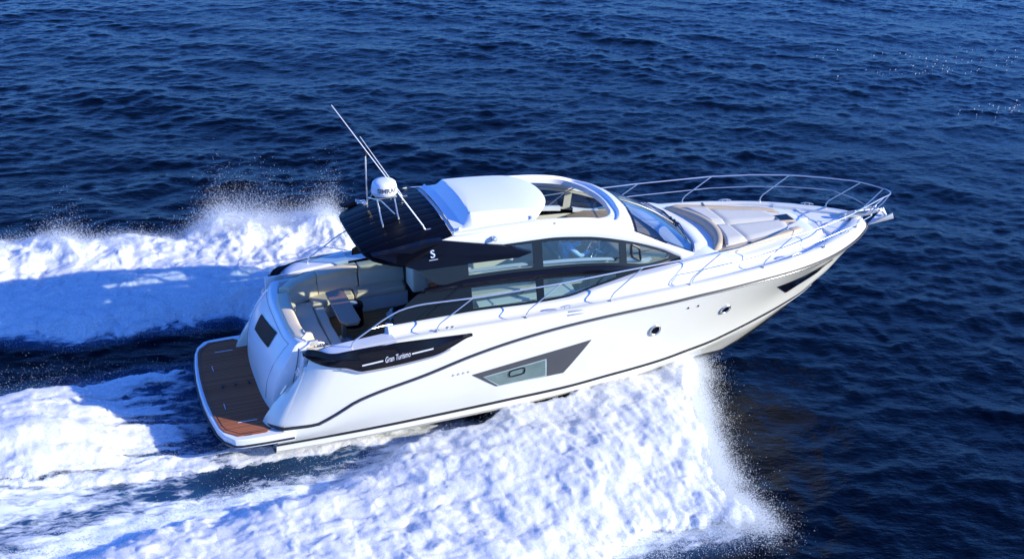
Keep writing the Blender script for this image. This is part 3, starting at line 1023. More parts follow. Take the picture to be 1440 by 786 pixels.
# black side wings with the emblem
for s in (-1, 1):
    A = [(3.30, 1.30, 3.44), (3.66, 1.40, 3.52), (4.30, 1.375, 3.60), (4.60, 1.37, 3.605), (5.80, 1.425, 3.35), (6.36, 1.47, 3.155), (6.10, 1.475, 3.085), (5.2, 1.475, 3.105), (4.26, 1.47, 3.115), (4.07, 1.465, 3.13), (3.60, 1.40, 3.33)]
    m = MB()
    o = [(x, s * y, z) for x, y, z in A]
    c = np.mean([[x, y, z] for x, y, z in o], 0)
    b = [tuple(np.array(p) * .985 + c * .015 - np.array([0, s * .05, 0])) for p in o]
    d = [tuple(np.array(p) - np.array([0, s * .16, 0])) for p in o]
    n = len(A)
    o2 = [tuple(np.array(p) * .97 + c * .03 + np.array([0, s * .006, 0])) for p in o]
    m.grid([d, o, o2], close_v=True)
    cc = tuple(c + np.array([0, s * .01, 0]))
    m.add(o2 + [cc], [(i, (i + 1) % n, n) for i in range(n)])
    m.poly(d)
    w = m.build("roof_wing", M['navy'], yacht, 25)
    # emblem: a curled S-shaped mark over a short rule
    def wp(x, z, off=.012):
        return (x, s * (1.385 + .085 * (3.60 - z) / .5 + off), z)
    m = MB()
    sp = [(.045, .085), (.01, .105), (-.035, .09), (-.04, .055), (0, .03), (.04, .005), (.045, -.035), (.012, -.065), (-.03, -.06), (-.045, -.035)]
    sp = resamp(np.array(sp) * .78, 26)
    m.tube([wp(4.40 - s * 0 + (-s) * 1.0 * dx * 1.0, 3.375 + dz) for dx, dz in sp], [.009 + .008 * math.sin(math.pi * i / 25) for i in range(26)], 6)
    m.build("emblem", M['logo'], w)
    m = MB().tube([wp(4.33, 3.275), wp(4.50, 3.281)], .006, 5); m.build("emblem_rule", M['lettering'], w)

# windscreen
def ws_top(k):
    y = k * 1.30
    return np.array([8.57 + .20 * (1 - k * k), y, 3.20 + .17 * (1 - abs(k) ** 2.2)]) + np.array([.02, 0, -.012])
WB = polycurve([(9.95, -1.25, 2.52), (10.13, -.80, 2.555), (10.2, 0, 2.57), (10.13, .80, 2.555), (9.95, 1.25, 2.52)])
def ws_pt(k, v):
    a, b = ws_top(k), WB((k + 1) / 2)
    p = a * (1 - v) + b * v
    p[2] += .06 * math.sin(math.pi * v) * (1 - k ** 4); p[0] += .03 * math.sin(math.pi * v)
    return p
def ws_panel(mb, k0, k1, v0, v1, off=0, nk=30, nv=10):
    mb.grid([[ws_pt(k, v) + np.array([off * .45, 0, off * .9]) for v in np.linspace(v0, v1, nv)] for k in np.linspace(k0, k1, nk)])
wsf = MB()
ws_panel(wsf, -1, 1, 0, .035, .004); ws_panel(wsf, -1, 1, .955, 1, .004)
ws_panel(wsf, -1, -.975, .03, .96, .004, 3); ws_panel(wsf, .975, 1, .03, .96, .004, 3)
ws = wsf.build("windscreen", M['black'], yacht, 40)
m = MB(); ws_panel(m, -.98, .98, .03, .96)
m.build("pane", M['wsglass'], ws, 60)
m = MB(); m.tube([ws_pt(0, v) for v in np.linspace(.02, .98, 12)], .018, 6); m.build("mullion", M['frame'], ws)
def wiper(k0, k1, v1, vb):
    m = MB()
    a = ws_pt(k0, .98) + np.array([.02, 0, .035]); b = ws_pt(k1, v1) + np.array([.03, 0, .05])
    m.tube([a, a * .5 + b * .5 + np.array([.02, 0, .03]), b], [.016, .013, .010], 6)
    m.lathe([(.03, -.02), (.03, .03), (.015, .045)], a - np.array([0, 0, .01]), (.4, 0, .9), 10)
    c, d = ws_pt(k1 - vb, v1 - .02) + np.array([.02, 0, .03]), ws_pt(k1 + vb, v1 + .02) + np.array([.02, 0, .03])
    m.tube([c, (c + d) / 2 + np.array([.01, 0, .012]), d], .010, 6)
    m.build("wiper", M['blackplastic'], ws)
wiper(.10, -.42, .90, .36); wiper(.22, .42, .80, .3); wiper(-.02, .50, .62, .3)
# white coaming in front of the glass
m = MB(); rows = []
for u in np.linspace(0, 1, 40):
    k = u * 2 - 1
    p = WB(u)
    w = .42 - .06 * abs(k)
    rows.append([p + np.array([-.02, 0, -.03]), p + np.array([.03, 0, .006]), p + np.array([.16, 0, .0]), p + np.array([w, 0, -.09]), p + np.array([w + .12, 0, -.22])])
m.grid(rows); m.build("windscreen_coaming", M['white'], yacht, 40)
# ------------------------------------------------------------------ inside the saloon
inside = empty("saloon", yacht)
m = MB(); m.box((7.6, 0, 1.5), (5.2, 2.9, .06)); m.build("saloon_floor", M['sole'], inside)
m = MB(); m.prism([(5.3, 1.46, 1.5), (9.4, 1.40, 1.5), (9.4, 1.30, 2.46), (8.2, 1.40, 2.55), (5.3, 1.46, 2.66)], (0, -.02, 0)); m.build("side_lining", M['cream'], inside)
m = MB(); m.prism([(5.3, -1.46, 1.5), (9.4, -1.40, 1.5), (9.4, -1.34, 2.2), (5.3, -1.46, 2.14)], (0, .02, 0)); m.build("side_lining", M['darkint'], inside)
m = MB(); m.prism([(5.3, -1.46, 2.14), (7.3, -1.45, 2.14), (7.3, -1.16, 2.2), (5.3, -1.16, 2.2)], (0, 0, .03)); m.build("window_shelf", M['seatbase'], inside)
m = MB()
m.prism([(7.95, -1.25, 1.5), (8.05, -1.25, 2.45), (8.35, -1.25, 2.62), (9.75, -1.1, 2.50), (10.0, -.9, 2.44), (10.0, -.9, 1.6)], (0, 0.0, 0)) if False else None
rows = []
for y in np.linspace(-1.26, 1.26, 15):
    e = max(0, abs(y) - .8) * .5
    rows.append([(8.0, y, 1.5), (8.05, y, 2.35), (8.2, y, 2.55), (8.6, y, 2.62), (9.3, y, 2.52), (9.95 - e * .6, y, 2.45)])
m.grid(rows); m.poly(rows[0]); m.poly(rows[-1])
m.build("dashboard", M['tan'], inside, 40)
m = MB()
m.prism([(8.02, -1.16, 2.35), (8.34, -1.16, 2.70), (8.46, -1.16, 2.62), (8.14, -1.16, 2.2)], (0, .80, 0))
cons = m.build("helm_console", M['darkint'], yacht, bevel=.02)
for y in (-.98, -.72, -.48):
    m = MB(); m.prism([(8.10, y - .10, 2.440), (8.28, y - .10, 2.637), (8.28, y + .10, 2.637), (8.10, y + .10, 2.440)], (-.006, 0, .006))
    m.build("display", M['greypanel'], cons)
whl = empty("steering_wheel", yacht)
c, ax = Vector((7.92, -.80, 2.70)), Vector((-.86, 0, .50)).normalized()
uu = ax.cross(Vector((0, 1, 0))).normalized(); vv = ax.cross(uu)
m = MB().tube([c + (uu * math.cos(a) + vv * math.sin(a)) * .20 for a in np.linspace(0, 2 * math.pi, 37)], .016, 8, caps=False)
m.build("rim", M['padgrey'], whl)
m = MB()
for a in (.5, 2.6, 4.71): m.tube([c - ax * .03, c + (uu * math.cos(a) + vv * math.sin(a)) * .19], .012, 6)
m.lathe([(.05, -.05), (.06, 0), (.04, .03)], c - ax * .03, ax, 14); m.tube([c, c - ax * .35], .035, 8)
m.build("spokes", M['chrome'], whl)
seat = empty("helm_seat", yacht)
m = MB(); m.box((7.32, -.78, 1.85), (.4, .7, .7)); m.build("seat_pedestal", M['darkint'], seat, bevel=.03)
m = MB(); m.box((7.36, -.78, 2.25), (.5, .84, .14)); m.build("seat_cushion", M['cream'], seat, bevel=.05, seg=3)
m = MB(); m.box((7.05, -.78, 2.56), (.12, .84, .6), Matrix.Rotation(-.12, 3, 'Y')); m.build("seat_back", M['darkint'], seat, bevel=.05, seg=3)
m = MB(); m.box((5.7, .95, 1.85), (2.2, .55, .6)); m.box((5.7, 1.25, 2.3), (2.2, .16, .5)); m.build("saloon_sofa", M['cream'], inside, bevel=.05, seg=3)
m = MB(); m.box((5.75, -1.05, 1.9), (1.6, .5, .8)); m.build("galley", M['darkint'], inside, bevel=.02)
m = MB(); m.box((5.75, -1.05, 2.32), (1.62, .52, .03)); m.build("galley_top", M['cream'], inside, bevel=.008)
m = MB(); m.box((7.75, -.8, 1.64), (.9, .8, .24)); m.build("helm_platform", M['sole'], inside, bevel=.02)
m = MB(); m.box((5.1, .35, 1.62), (.3, .7, .22)); m.build("side_cabinet", M['orange'], inside, bevel=.02)
# saloon door frame at the cockpit end
m = MB()
m.prism([(4.60, 1.12, 1.09), (4.90, 1.12, 1.09), (4.95, 1.12, 3.55), (4.60, 1.12, 3.55)], (0, .30, 0))
m.build("door_post", M['rubber'], yacht, bevel=.02)
m = MB(); m.prism([(4.80, -1.42, 1.09), (4.90, -1.42, 1.09), (4.90, -1.30, 3.45), (4.80, -1.30, 3.45)], (0, .08, 0))
m.build("door_post", M['black'], yacht, bevel=.01)
m = MB(); m.box((4.85, 0, 3.49), (.10, 2.5, .14)); m.build("door_header", M['navy'], yacht, bevel=.01)
m = MB(); m.box((4.88, .85, 2.3), (.012, .5, 2.3)); sd = m.build("sliding_door", M['glass'], yacht)
m = MB(); m.tube([(4.88, .59, 1.15), (4.88, .59, 3.42)], .02, 6); m.build("door_stile", M['chrome'], sd)

# ------------------------------------------------------------------ foredeck sunpad
pad = empty("sunpad", yacht)
def pad_half(x):
    return float(np.interp(x, [10.55, 10.75, 11.0, 11.3, 12.0, 12.6, 12.93, 13.0], [1.16, 1.24, 1.19, 1.11, .90, .70, .55, .42]))
def pad_aft(y):
    return 10.93 - .40 * (abs(y) / 1.1) ** 2
def pad_panel(name, x0f, x1f, y0f, y1f, z0, z1, mat, r=.05, n=18, k=9):
    """x from x0f(y) to x1f(y), y from y0f(x).. softly rounded pad"""
    m = MB(); rows = []
    for a in np.linspace(0, 1, n):
        row = []
        for b in np.linspace(0, 1, k):
            yg = y0f(11.5) * (1 - b) + y1f(11.5) * b
            x = x0f(yg) * (1 - a) + x1f(yg) * a
            y = y0f(x) * (1 - b) + y1f(x) * b
            ea = min(a, 1 - a) * 2; eb = min(b, 1 - b) * 2
            h = (1 - (1 - min(1, ea * 4)) ** 2) ** .5 * (1 - (1 - min(1, eb * 4)) ** 2) ** .5
            row.append((x, y, z0(x) + (z1(x) - z0(x)) * (.55 + .45 * h)))
        rows.append(row)
    m.grid(rows)
    rim = [rows[0][j] for j in range(k)] + [rows[i][k - 1] for i in range(1, n)] + [rows[n - 1][j] for j in range(k - 2, -1, -1)] + [rows[i][0] for i in range(n - 2, 0, -1)]
    m.grid([rim, [(x, y, z - .09) for x, y, z in rim]], close_v=True)
    return m.build(name, mat, pad, 60)
zp0 = lambda x: ZTK(min(x, 13.2)) + .03
zp1 = lambda x: 2.475 - .045 * (x - 11)
SE = lambda y: 11.38 + 0 * y         # seam between headrest and bed
FR = lambda y: 12.62 - .25 * abs(y)
for s in (-1, 1):
    lo, hi = (lambda x, s=s: s * .012), (lambda x, s=s: s * (pad_half(x) - .16))
    pad_panel("bed_cushion", lambda y: SE(y) + .01, lambda y: 12.80 - .2 * abs(y), lo, hi, zp0, lambda x: zp1(x), M['padgrey'])
    pad_panel("head_cushion", lambda y: pad_aft(y) + .13, lambda y: SE(y) - .01, lo, hi, zp0, lambda x: zp1(x) + .05, M['padgrey'])
    pad_panel("side_bolster", lambda y: pad_aft(y) + .02, lambda y: 12.93, (lambda x, s=s: s * (pad_half(x) - .15)), (lambda x, s=s: s * (pad_half(x) + .02)), lambda x: zp0(x) - .04, lambda x: zp1(x) - .005, M['padsand'], n=40, k=7)
    m = MB(); m.box((11.38, s * (pad_half(11.38) - .04), 2.46), (.05, .16, .02), Matrix.Rotation(s * .3, 3, 'X')); m.build("strap", M['print'], pad)
m = MB(); rows = []
for y in np.linspace(-1.22, 1.22, 31):
    x = pad_aft(y) - .02
    e = 1 if abs(y) < 1.1 else max(.3, 1 - (abs(y) - 1.1) * 5)
    rows.append([(x - .05, y, 2.30), (x - .04, y, 2.30 + .17 * e), (x + .02, y, 2.30 + .235 * e), (x + .10, y, 2.30 + .245 * e), (x + .16, y, 2.30 + .22 * e), (x + .17, y, 2.36)])
m.grid(rows); m.poly(rows[0]); m.poly(rows[-1]); m.build("head_roll", M['padsand'], pad, 60)
m = MB(); m.tube([(pad_aft(y) - .06, y, 2.33) for y in np.linspace(-1.25, 1.25, 31)], .03, 8); m.build("edge_gasket", M['rubber'], pad)
for s in (-1, 1):
    m = MB().lathe([(.03, 0), (.03, .12), (.02, .13)], (10.40, s * 1.2, 2.26), (0, 0, 1), 10); m.build("pad_socket", M['rubber'], pad)
m = MB(); m.prism([(12.62, -.17, 2.36), (12.99, -.20, 2.345), (12.99, .20, 2.345), (12.62, .17, 2.36)], (0, 0, .045))
hb = m.build("deck_hatch", M['padsand'], yacht, bevel=.012)
m = MB(); m.prism([(12.66, -.13, 2.407), (12.95, -.15, 2.393), (12.95, .15, 2.393), (12.66, .13, 2.407)], (0, 0, .006)); m.build("pane", M['black'], hb)
# low white steps either side of the pad
for s in (-1, 1):
    m = MB(); m.prism([(13.15, s * .12, 2.13), (13.5, s * .12, 2.13), (13.46, s * .52, 2.13), (13.2, s * .58, 2.13)], (0, 0, .11)); m.build("deck_step", M['white'], yacht, bevel=.025, seg=3)

# ------------------------------------------------------------------ rails
def rail_y(x):
    return float(np.interp(x, [2.6, 3.0, 3.9, 5, 6.75, 8.46, 10.19, 11.93, 12.8, 13.6, 14.3, 14.9, 15.2, 15.34, 15.40], [1.90, 1.90, 1.95, 2.0, 2.03, 2.0, 1.93, 1.74, 1.52, 1.22, .86, .52, .32, .20, .13]))
TOPZ = curve([(2.69, 1.95), (2.72, 2.06), (2.85, 2.16), (3.0, 2.25), (3.4, 2.50), (3.7, 2.62), (4.1, 2.665), (5, 2.66), (6.75, 2.70), (8.46, 2.76), (10.19, 2.78), (11.93, 2.81), (13.6, 2.83), (14.8, 2.79), (15.42, 2.68)])
guard = empty("guard_rail", yacht)
xs_top = list(np.r_[2.69, 2.70, 2.72, 2.78, 2.85, np.linspace(2.95, 14.2, 70), np.linspace(14.3, 15.39, 24)])
half = [(x, rail_y(x), TOPZ(x)) for x in xs_top]
tip = [(15.42, .09, 2.69), (15.435, 0, 2.688), (15.42, -.09, 2.69)]
path = [(x, -y, z) for x, y, z in half] + tip[::-1] + half[::-1]
MB().tube(path, .0145, 8).build("top_rail", M['chrome'], guard)
mid = [(9.55, 1.98, 2.26), (9.62, 1.97, 2.36)] + [(x, rail_y(x) + .015, TOPZ(x) - .29) for x in np.linspace(9.8, 14.5, 40)] + [(14.8, .40, 2.44), (15.0, .18, 2.33)]
for s in (-1, 1): MB().tube([(x, s * y, z) for x, y, z in mid], .010, 6).build("middle_rail", M['chrome'], guard)
st = [((4.28, 2.03, 2.10), (5.0, 2.66)), ((6.03, 2.05, 2.105), (6.75, 2.70)), ((7.78, 2.035, 2.17), (8.46, 2.76)), ((9.5, 1.99, 2.225), (10.19, 2.78)), ((11.25, 1.80, 2.245), (11.93, 2.81)), ((12.98, 1.33, 2.24), (13.62, 2.83)), ((14.25, .60, 2.22), (15.0, 2.76))]
for s in (-1, 1):
    for (bx, by, bz), (tx, tz) in st:
        ty = rail_y(tx)
        m = MB().tube([(bx, s * by, bz - .02), (bx + .02, s * by, bz + .08), (bx + .07, s * (by + .1 * (ty - by)), bz + .15), (tx, s * ty, tz)], .012, 8)
        m.lathe([(.035, 0), (.035, .012), (.018, .022)], (bx, s * by, bz - .005), (0, 0, 1), 12)
        m.build("stanchion", M['chrome'], guard)
    m = MB().tube([(3.06, s * 1.90, 2.29), (3.30, s * 1.80, 2.26), (3.52, s * 1.72, 2.22)], .009, 6); m.build("stay", M['chrome'], guard)
    m = MB().tube([(14.95, s * .15, 2.30), (15.2, s * .17, 2.48), (15.40, s * .14, 2.685)], .012, 6); m.build("pulpit_strut", M['chrome'], guard)
    for x in (6.9, 12.2, 13.9):
        y = B(x) - .16; z = ZD(x) + .03
        tx = Vector((1, s * (B(x + .1) - B(x - .1)) / .2, 0)).normalized()
        cc = Vector((x, s * y, z))
        m = MB().tube([cc - tx * .14, cc - tx * .05 + Vector((0, 0, .02)), cc + tx * .05 + Vector((0, 0, .02)), cc + tx * .14], [.010, .016, .016, .010], 8)
        m.tube([cc - tx * .05 - Vector((0, 0, .04)), cc - tx * .05 + Vector((0, 0, .02))], .012, 6); m.tube([cc + tx * .05 - Vector((0, 0, .04)), cc + tx * .05 + Vector((0, 0, .02))], .012, 6)
        m.build("mooring_cleat", M['chrome'], yacht)
    # fairlead plate on the bulwark
    m = MB(); m.box((7.05, s * (B(7.05) - .06), 2.10), (.34, .03, .03)); m.box((7.05, s * (B(7.05) - .03), 2.04), (.40, .02, .03)); m.build("fairlead", M['chrome'], yacht, bevel=.008)
    for x in (4.50, 4.60): 
        m = MB().lathe([(0, .012), (.03, .012), (.034, 0)], (x, s * (B(x) - .16), 2.112), (0, 0, 1), 12); m.build("filler_cap", M['chrome'], yacht)

# ------------------------------------------------------------------ anchor gear
m = MB()
for s in (-1, 1): m.prism([(14.42, s * .09, 2.21), (14.9, s * .09, 2.20), (15.22, s * .085, 2.26), (15.25, s * .085, 2.33), (14.9, s * .09, 2.29), (14.42, s * .09, 2.27)], (0, s * .012, 0))
m.box((14.72, 0, 2.205), (.62, .18, .015)); m.lathe([(.05, -.08), (.035, 0), (.05, .08)], (15.17, 0, 2.28), (0, 1, 0), 12)
m.build("bow_roller", M['chrome'], yacht, bevel=.004)
anchor = empty("anchor", yacht)
m = MB().tube([(14.6, 0, 2.30), (15.05, 0, 2.29), (15.35, 0, 2.22), (15.46, 0, 2.10)], [.022, .026, .03, .03], 8); m.build("shank", M['chrome'], anchor)
m = MB()
tipp, = [(14.98, 0, 1.90)]
L, Rr = (15.50, .17, 2.22), (15.50, -.17, 2.22)
L2, R2 = (15.58, .13, 2.06), (15.58, -.13, 2.06)
ridge = (15.47, 0, 2.03)
m.add([tipp, L, L2, ridge, R2, Rr], [(0, 1, 2, 3), (0, 3, 4, 5), (0, 5, 3), (0, 3, 1)])
m.build("plough", M['plastic'], anchor, 30, solid=.02, bevel=.006)
m = MB().lathe([(.10, 0), (.11, .02), (.08, .05), (.05, .09), (.07, .13), (.05, .15)], (14.33, 0, 2.15), (0, 0, 1), 18); m.build("windlass", M['chrome'], yacht)
m = MB().tube([(14.35, .05, 2.22), (14.5, .03, 2.28), (14.62, 0, 2.31)], .016, 6); m.build("chain", M['chrome'], anchor)

# ------------------------------------------------------------------ radar, masts, aerials on the visor
radar = empty("radar", yacht)
c = (3.98, .33, 3.95)
m = MB().lathe([(.17, 0), (.235, .02), (.255, .06), (.255, .09), (.243, .18), (.224, .25), (.19, .28), (.10, .297), (.0, .30)], c, (0, 0, 1), 40)
dome = m.build("radome", M['plastic'], radar, 50)
m = MB(); m.lathe([(.256, .075), (.259, .080), (.256, .085)], c, (0, 0, 1), 40); m.build("dome_seam", M['stripe'], radar)
# maker's name round the dome, facing starboard-aft
def wrap_text(body, size, rad, ang0, z, par):
    cu = bpy.data.curves.new("t", 'FONT'); cu.body = body; cu.size = size; cu.align_x = 'CENTER'; cu.align_y = 'CENTER'; cu.extrude = .002; cu.offset = .004
    t = bpy.data.objects.new("t", cu); col.objects.link(t)
    me = bpy.data.meshes.new_from_object(t.evaluated_get(bpy.context.evaluated_depsgraph_get()))
    bpy.data.objects.remove(t); bpy.data.curves.remove(cu)
    for v in me.vertices:
        x, y, h = v.co
        a = ang0 + x / rad
        r = rad + h - (y + .05) * .085
        v.co = (c[0] + r * math.cos(a), c[1] + r * math.sin(a), z + y)
    me.name = "lettering"; me.materials.clear(); me.materials.append(M['print'])
    o = bpy.data.objects.new("lettering", me); col.objects.link(o); o.parent = par
wrap_text("SIMRAD", .125, .253, math.radians(-86), c[2] + .145, radar)
m = MB()
for p, q in (((3.78, .12, 3.94), (3.74, -.42, 3.60)), ((4.14, .2, 3.94), (4.10, -.22, 3.63)), ((3.82, .5, 3.94), (3.70, .80, 3.60)), ((4.16, .5, 3.94), (4.2, .7, 3.66))):
    p, q = Vector(p), Vector(q)
    m.tube([p, p + (q - p) * .75, q + Vector((0, -.0, .04)), q], .014, 7)
m.tube([(3.72, .62, 3.80), (3.85, .1, 3.92), (4.05, -.16, 3.72)], .012, 6)
m.box((3.98, .33, 3.945), (.4, .4, .015))
m.build("bracket", M['chrome'], radar)
m = MB().tube([(3.72, .68, 3.58), (3.72, .68, 4.66)], .014, 8)
lm = m.build("light_mast", M['chrome'], yacht)
m = MB().lathe([(.03, 0), (.032, .02), (.032, .09), (.02, .10)], (3.72, .68, 4.64), (0, 0, 1), 12); m.build("masthead_lamp", M['blackplastic'], lm)
m = MB().lathe([(.012, 0), (.03, .08), (.034, .11), (.02, .12)], (3.62, .74, 3.70), (-.9, 0, .1), 14); m.lathe([(.012, 0), (.026, .08), (.03, .11), (.018, .12)], (3.62, .62, 3.70), (-.9, 0, .1), 14)
m.box((3.66, .68, 3.68), (.08, .22, .03)); m.build("horn", M['chrome'], yacht)
for base, tp, r in (((4.45, -.82, 3.64), (2.79, -.8, 6.22), .014), ((4.47, .85, 3.66), (3.67, .85, 4.98), .011)):
    b, t = Vector(base), Vector(tp)
    a = empty("aerial", yacht)
    m = MB().tube([b + (t - b) * .02, b + (t - b) * .3, b + (t - b) * .32, t], [r, r * .9, r * .65, r * .35], 7); m.build("whip", M['plastic'], a)
    m = MB().tube([b - Vector((0, 0, .05)), b + (t - b) * .03], .022, 8); m.lathe([(.05, 0), (.05, .012), (.02, .03)], b - Vector((0, 0, .05)), (0, 0, 1), 12); m.box(b + Vector((.04, -.03, -.01)), (.12, .03, .02)); m.build("ratchet_mount", M['chrome'], a)
# ------------------------------------------------------------------ the helmsman
def skin_mesh(name, verts, edges, radii, root, mat, sub=2, parent=None):
    me = bpy.data.meshes.new(name)
    me.from_pydata(verts, edges, [])
    o = bpy.data.objects.new(name + "_tmp", me); col.objects.link(o)
    md = o.modifiers.new("skin", 'SKIN'); md.use_smooth_shade = True
    sk = me.skin_vertices[0].data if me.skin_vertices else None
    if sk is None:
        bm = bmesh.new(); bm.from_mesh(me); bm.verts.layers.skin.verify(); bm.to_mesh(me); bm.free()
        sk = me.skin_vertices[0].data
    for i, r in enumerate(radii):
        sk[i].radius = (r, r) if not isinstance(r, tuple) else r
        sk[i].use_root = (i == root)
    sb = o.modifiers.new("sub", 'SUBSURF'); sb.levels = sb.render_levels = sub
    ev = bpy.data.meshes.new_from_object(o.evaluated_get(bpy.context.evaluated_depsgraph_get()))
    bpy.data.objects.remove(o)
    ev.name = name; ev.materials.clear(); ev.materials.append(mat)
    ev.polygons.foreach_set("use_smooth", [True] * len(ev.polygons))
    ob = bpy.data.objects.new(name, ev); col.objects.link(ob)
    if parent is not None: ob.parent = parent
    return ob
SKIN = pmat('skin', (.50, .28, .18), .55)
SHIRT = pmat('light_blue_shirt', (.48, .66, .86), .8, noise=.05, bump=.2, bscale=40)
TROUS = pmat('navy_trousers', (.03, .035, .06), .8)
HAIR = pmat('brown_hair', (.05, .03, .018), .7, bump=.4, bscale=90)
Y0 = -.78
class G:
    def __init__(s): s.v, s.e, s.r = [], [], []
    def p(s, co, r, link=None):
        s.v.append(co); s.r.append(r); i = len(s.v) - 1
        if link is not None: s.e.append((link, i))
        return i
def body(shirt):
    g = G(); k = 1.12 if shirt else 1.0
    pel = g.p((7.30, Y0, 2.42), (.15 * k, .115 * k))
    wa = g.p((7.28, Y0, 2.58), (.135 * k, .10 * k), pel)
    ch = g.p((7.31, Y0, 2.78), (.155 * k, .11 * k), wa)
    nb = g.p((7.33, Y0, 2.915), (.10 * k, .075 * k), ch)
    if not shirt:
        nk = g.p((7.36, Y0, 2.99), .052, nb)
        hd = g.p((7.40, Y0, 3.08), .075, nk)
        h2 = g.p((7.415, Y0, 3.165), .088, hd)
        h3 = g.p((7.41, Y0, 3.235), .062, h2)
        g.p((7.505, Y0, 3.135), .016, h2)          # nose
    for s in (-1, 1):
        sh = g.p((7.33, Y0 + s * .17, 2.90), .062 * k, nb)
        el = g.p((7.55, Y0 + s * .25, 2.70), .046 * k, sh)
        wr = g.p((7.78, Y0 + s * .215, 2.77), (.036 if shirt else .028), el)
        if not shirt:
            g.p((7.85, Y0 + s * .205, 2.80), (.034, .022), wr)
            hip = g.p((7.36, Y0 + s * .09, 2.38), .088, pel)
            kn = g.p((7.74, Y0 + s * .13, 2.36), .064, hip)
            an = g.p((7.80, Y0 + s * .13, 1.88), .042, kn)
            g.p((7.93, Y0 + s * .14, 1.82), .038, an)
    return g
person = empty("person", None)
person.matrix_world = yacht.matrix_basis.copy()
tag(person, "person in a light blue shirt seated at the helm with both hands on the wheel", "person")
g = body(False); pieces = [skin_mesh("body", g.v, g.e, g.r, 0, SKIN, 2, person)]
g = body(True); skin_mesh("shirt", g.v, g.e, g.r, 0, SHIRT, 2, person)
g = G(); a = g.p((7.30, Y0, 2.44), (.17, .135))
for s in (-1, 1):
    h = g.p((7.37, Y0 + s * .09, 2.385), .104, a); k = g.p((7.74, Y0 + s * .13, 2.365), .078, h); g.p((7.79, Y0 + s * .13, 1.93), .062, k)
skin_mesh("trousers", g.v, g.e, g.r, 0, TROUS, 2, person)
g = G(); a = g.p((7.375, Y0, 3.19), .088); b_ = g.p((7.395, Y0, 3.245), .074, a); g.p((7.335, Y0, 3.11), .055, a)
skin_mesh("hair", g.v, g.e, g.r, 0, HAIR, 2, person)
for s in (-1, 1):
    m = MB().lathe([(.0, -.012), (.011, -.006), (.012, .004), (.0, .01)], (7.487, Y0 + s * .033, 3.165), (1, 0, 0), 10); pieces.append(m.build("eye", M['rubber'], person))
    m = MB().lathe([(.0, -.012), (.02, -.008), (.026, .004), (.0, .012)], (7.405, Y0 + s * .088, 3.14), (0, s, 0), 10); pieces.append(m.build("ear", SKIN, person))
    # fingers curled round the wheel rim
    for q in range(4):
        bx, by, bz = 7.865, Y0 + s * .205, 2.815 - .0 + (q - 1.5) * .018
        g = G(); i0 = g.p((bx - .02, by, bz), .010); i1 = g.p((bx + .035, by + s * .004, bz + .006), .0095, i0); i2 = g.p((bx + .058, by - s * .018, bz + .004), .0085, i1); g.p((bx + .045, by - s * .038, bz - .002), .0075, i2)
        pieces.append(skin_mesh("finger", g.v, g.e, g.r, 0, SKIN, 1, person))
    g = G(); i0 = g.p((7.83, Y0 + s * .19, 2.80), .012); i1 = g.p((7.86, Y0 + s * .165, 2.815), .011, i0); g.p((7.89, Y0 + s * .155, 2.80), .009, i1)
    pieces.append(skin_mesh("thumb", g.v, g.e, g.r, 0, SKIN, 1, person))
m = MB().tube([(7.482, Y0 - .028, 3.085), (7.492, Y0, 3.083), (7.482, Y0 + .028, 3.085)], [.004, .007, .004], 6); LIPS = pmat('lips', (.35, .13, .10), .5); pieces.append(m.build("mouth", LIPS, person))

# hands, face and body are one mesh
bm = bmesh.new()
slots = [SKIN, M['rubber'], LIPS]
for o in pieces:
    n0 = len(bm.faces)
    bm.from_mesh(o.data)
    bm.faces.ensure_lookup_table()
    k = slots.index(o.data.materials[0])
    for f in bm.faces[n0:]:
        f.material_index = k; f.smooth = True
me = pieces[0].data
bm.to_mesh(me); bm.free()
me.materials.clear()
for s_ in slots: me.materials.append(s_)
for o in pieces[1:]:
    d_ = o.data; bpy.data.objects.remove(o); bpy.data.meshes.remove(d_)
# ------------------------------------------------------------------ numeric noise
def perlin(x, y, seed=0):
    r = np.random.default_rng(seed)
    perm = r.permutation(512)
    ang = r.uniform(0, 2 * np.pi, 512)
    gx, gy = np.cos(ang), np.sin(ang)
    xi, yi = np.floor(x).astype(int), np.floor(y).astype(int)
    xf, yf = x - xi, y - yi
    u, v = xf ** 3 * (xf * (xf * 6 - 15) + 10), yf ** 3 * (yf * (yf * 6 - 15) + 10)
    def g(ix, iy, fx, fy):
        h = perm[(perm[ix & 511] + iy) & 511]
        return gx[h] * fx + gy[h] * fy
    a = g(xi, yi, xf, yf) * (1 - u) + g(xi + 1, yi, xf - 1, yf) * u
    b = g(xi, yi + 1, xf, yf - 1) * (1 - u) + g(xi + 1, yi + 1, xf - 1, yf - 1) * u
    return (a * (1 - v) + b * v) * 1.5
def fbm(x, y, oct=5, seed=0, gain=.5):
    s, a, t = 0, 1, 0
    for i in range(oct):
        s = s + a * perlin(x * 2 ** i, y * 2 ** i, seed + i * 7); t += a; a *= gain
    return s / t
def billow(x, y, oct=5, seed=0, gain=.55):
    s, a, t = 0, 1, 0
    for i in range(oct):
        s = s + a * np.abs(perlin(x * 2.03 ** i, y * 2.03 ** i, seed + i * 7)); t += a; a *= gain
    return s / t
def sstep(a, b, x):
    t = np.clip((x - a) / (b - a), 0, 1)
    return t * t * (3 - 2 * t)
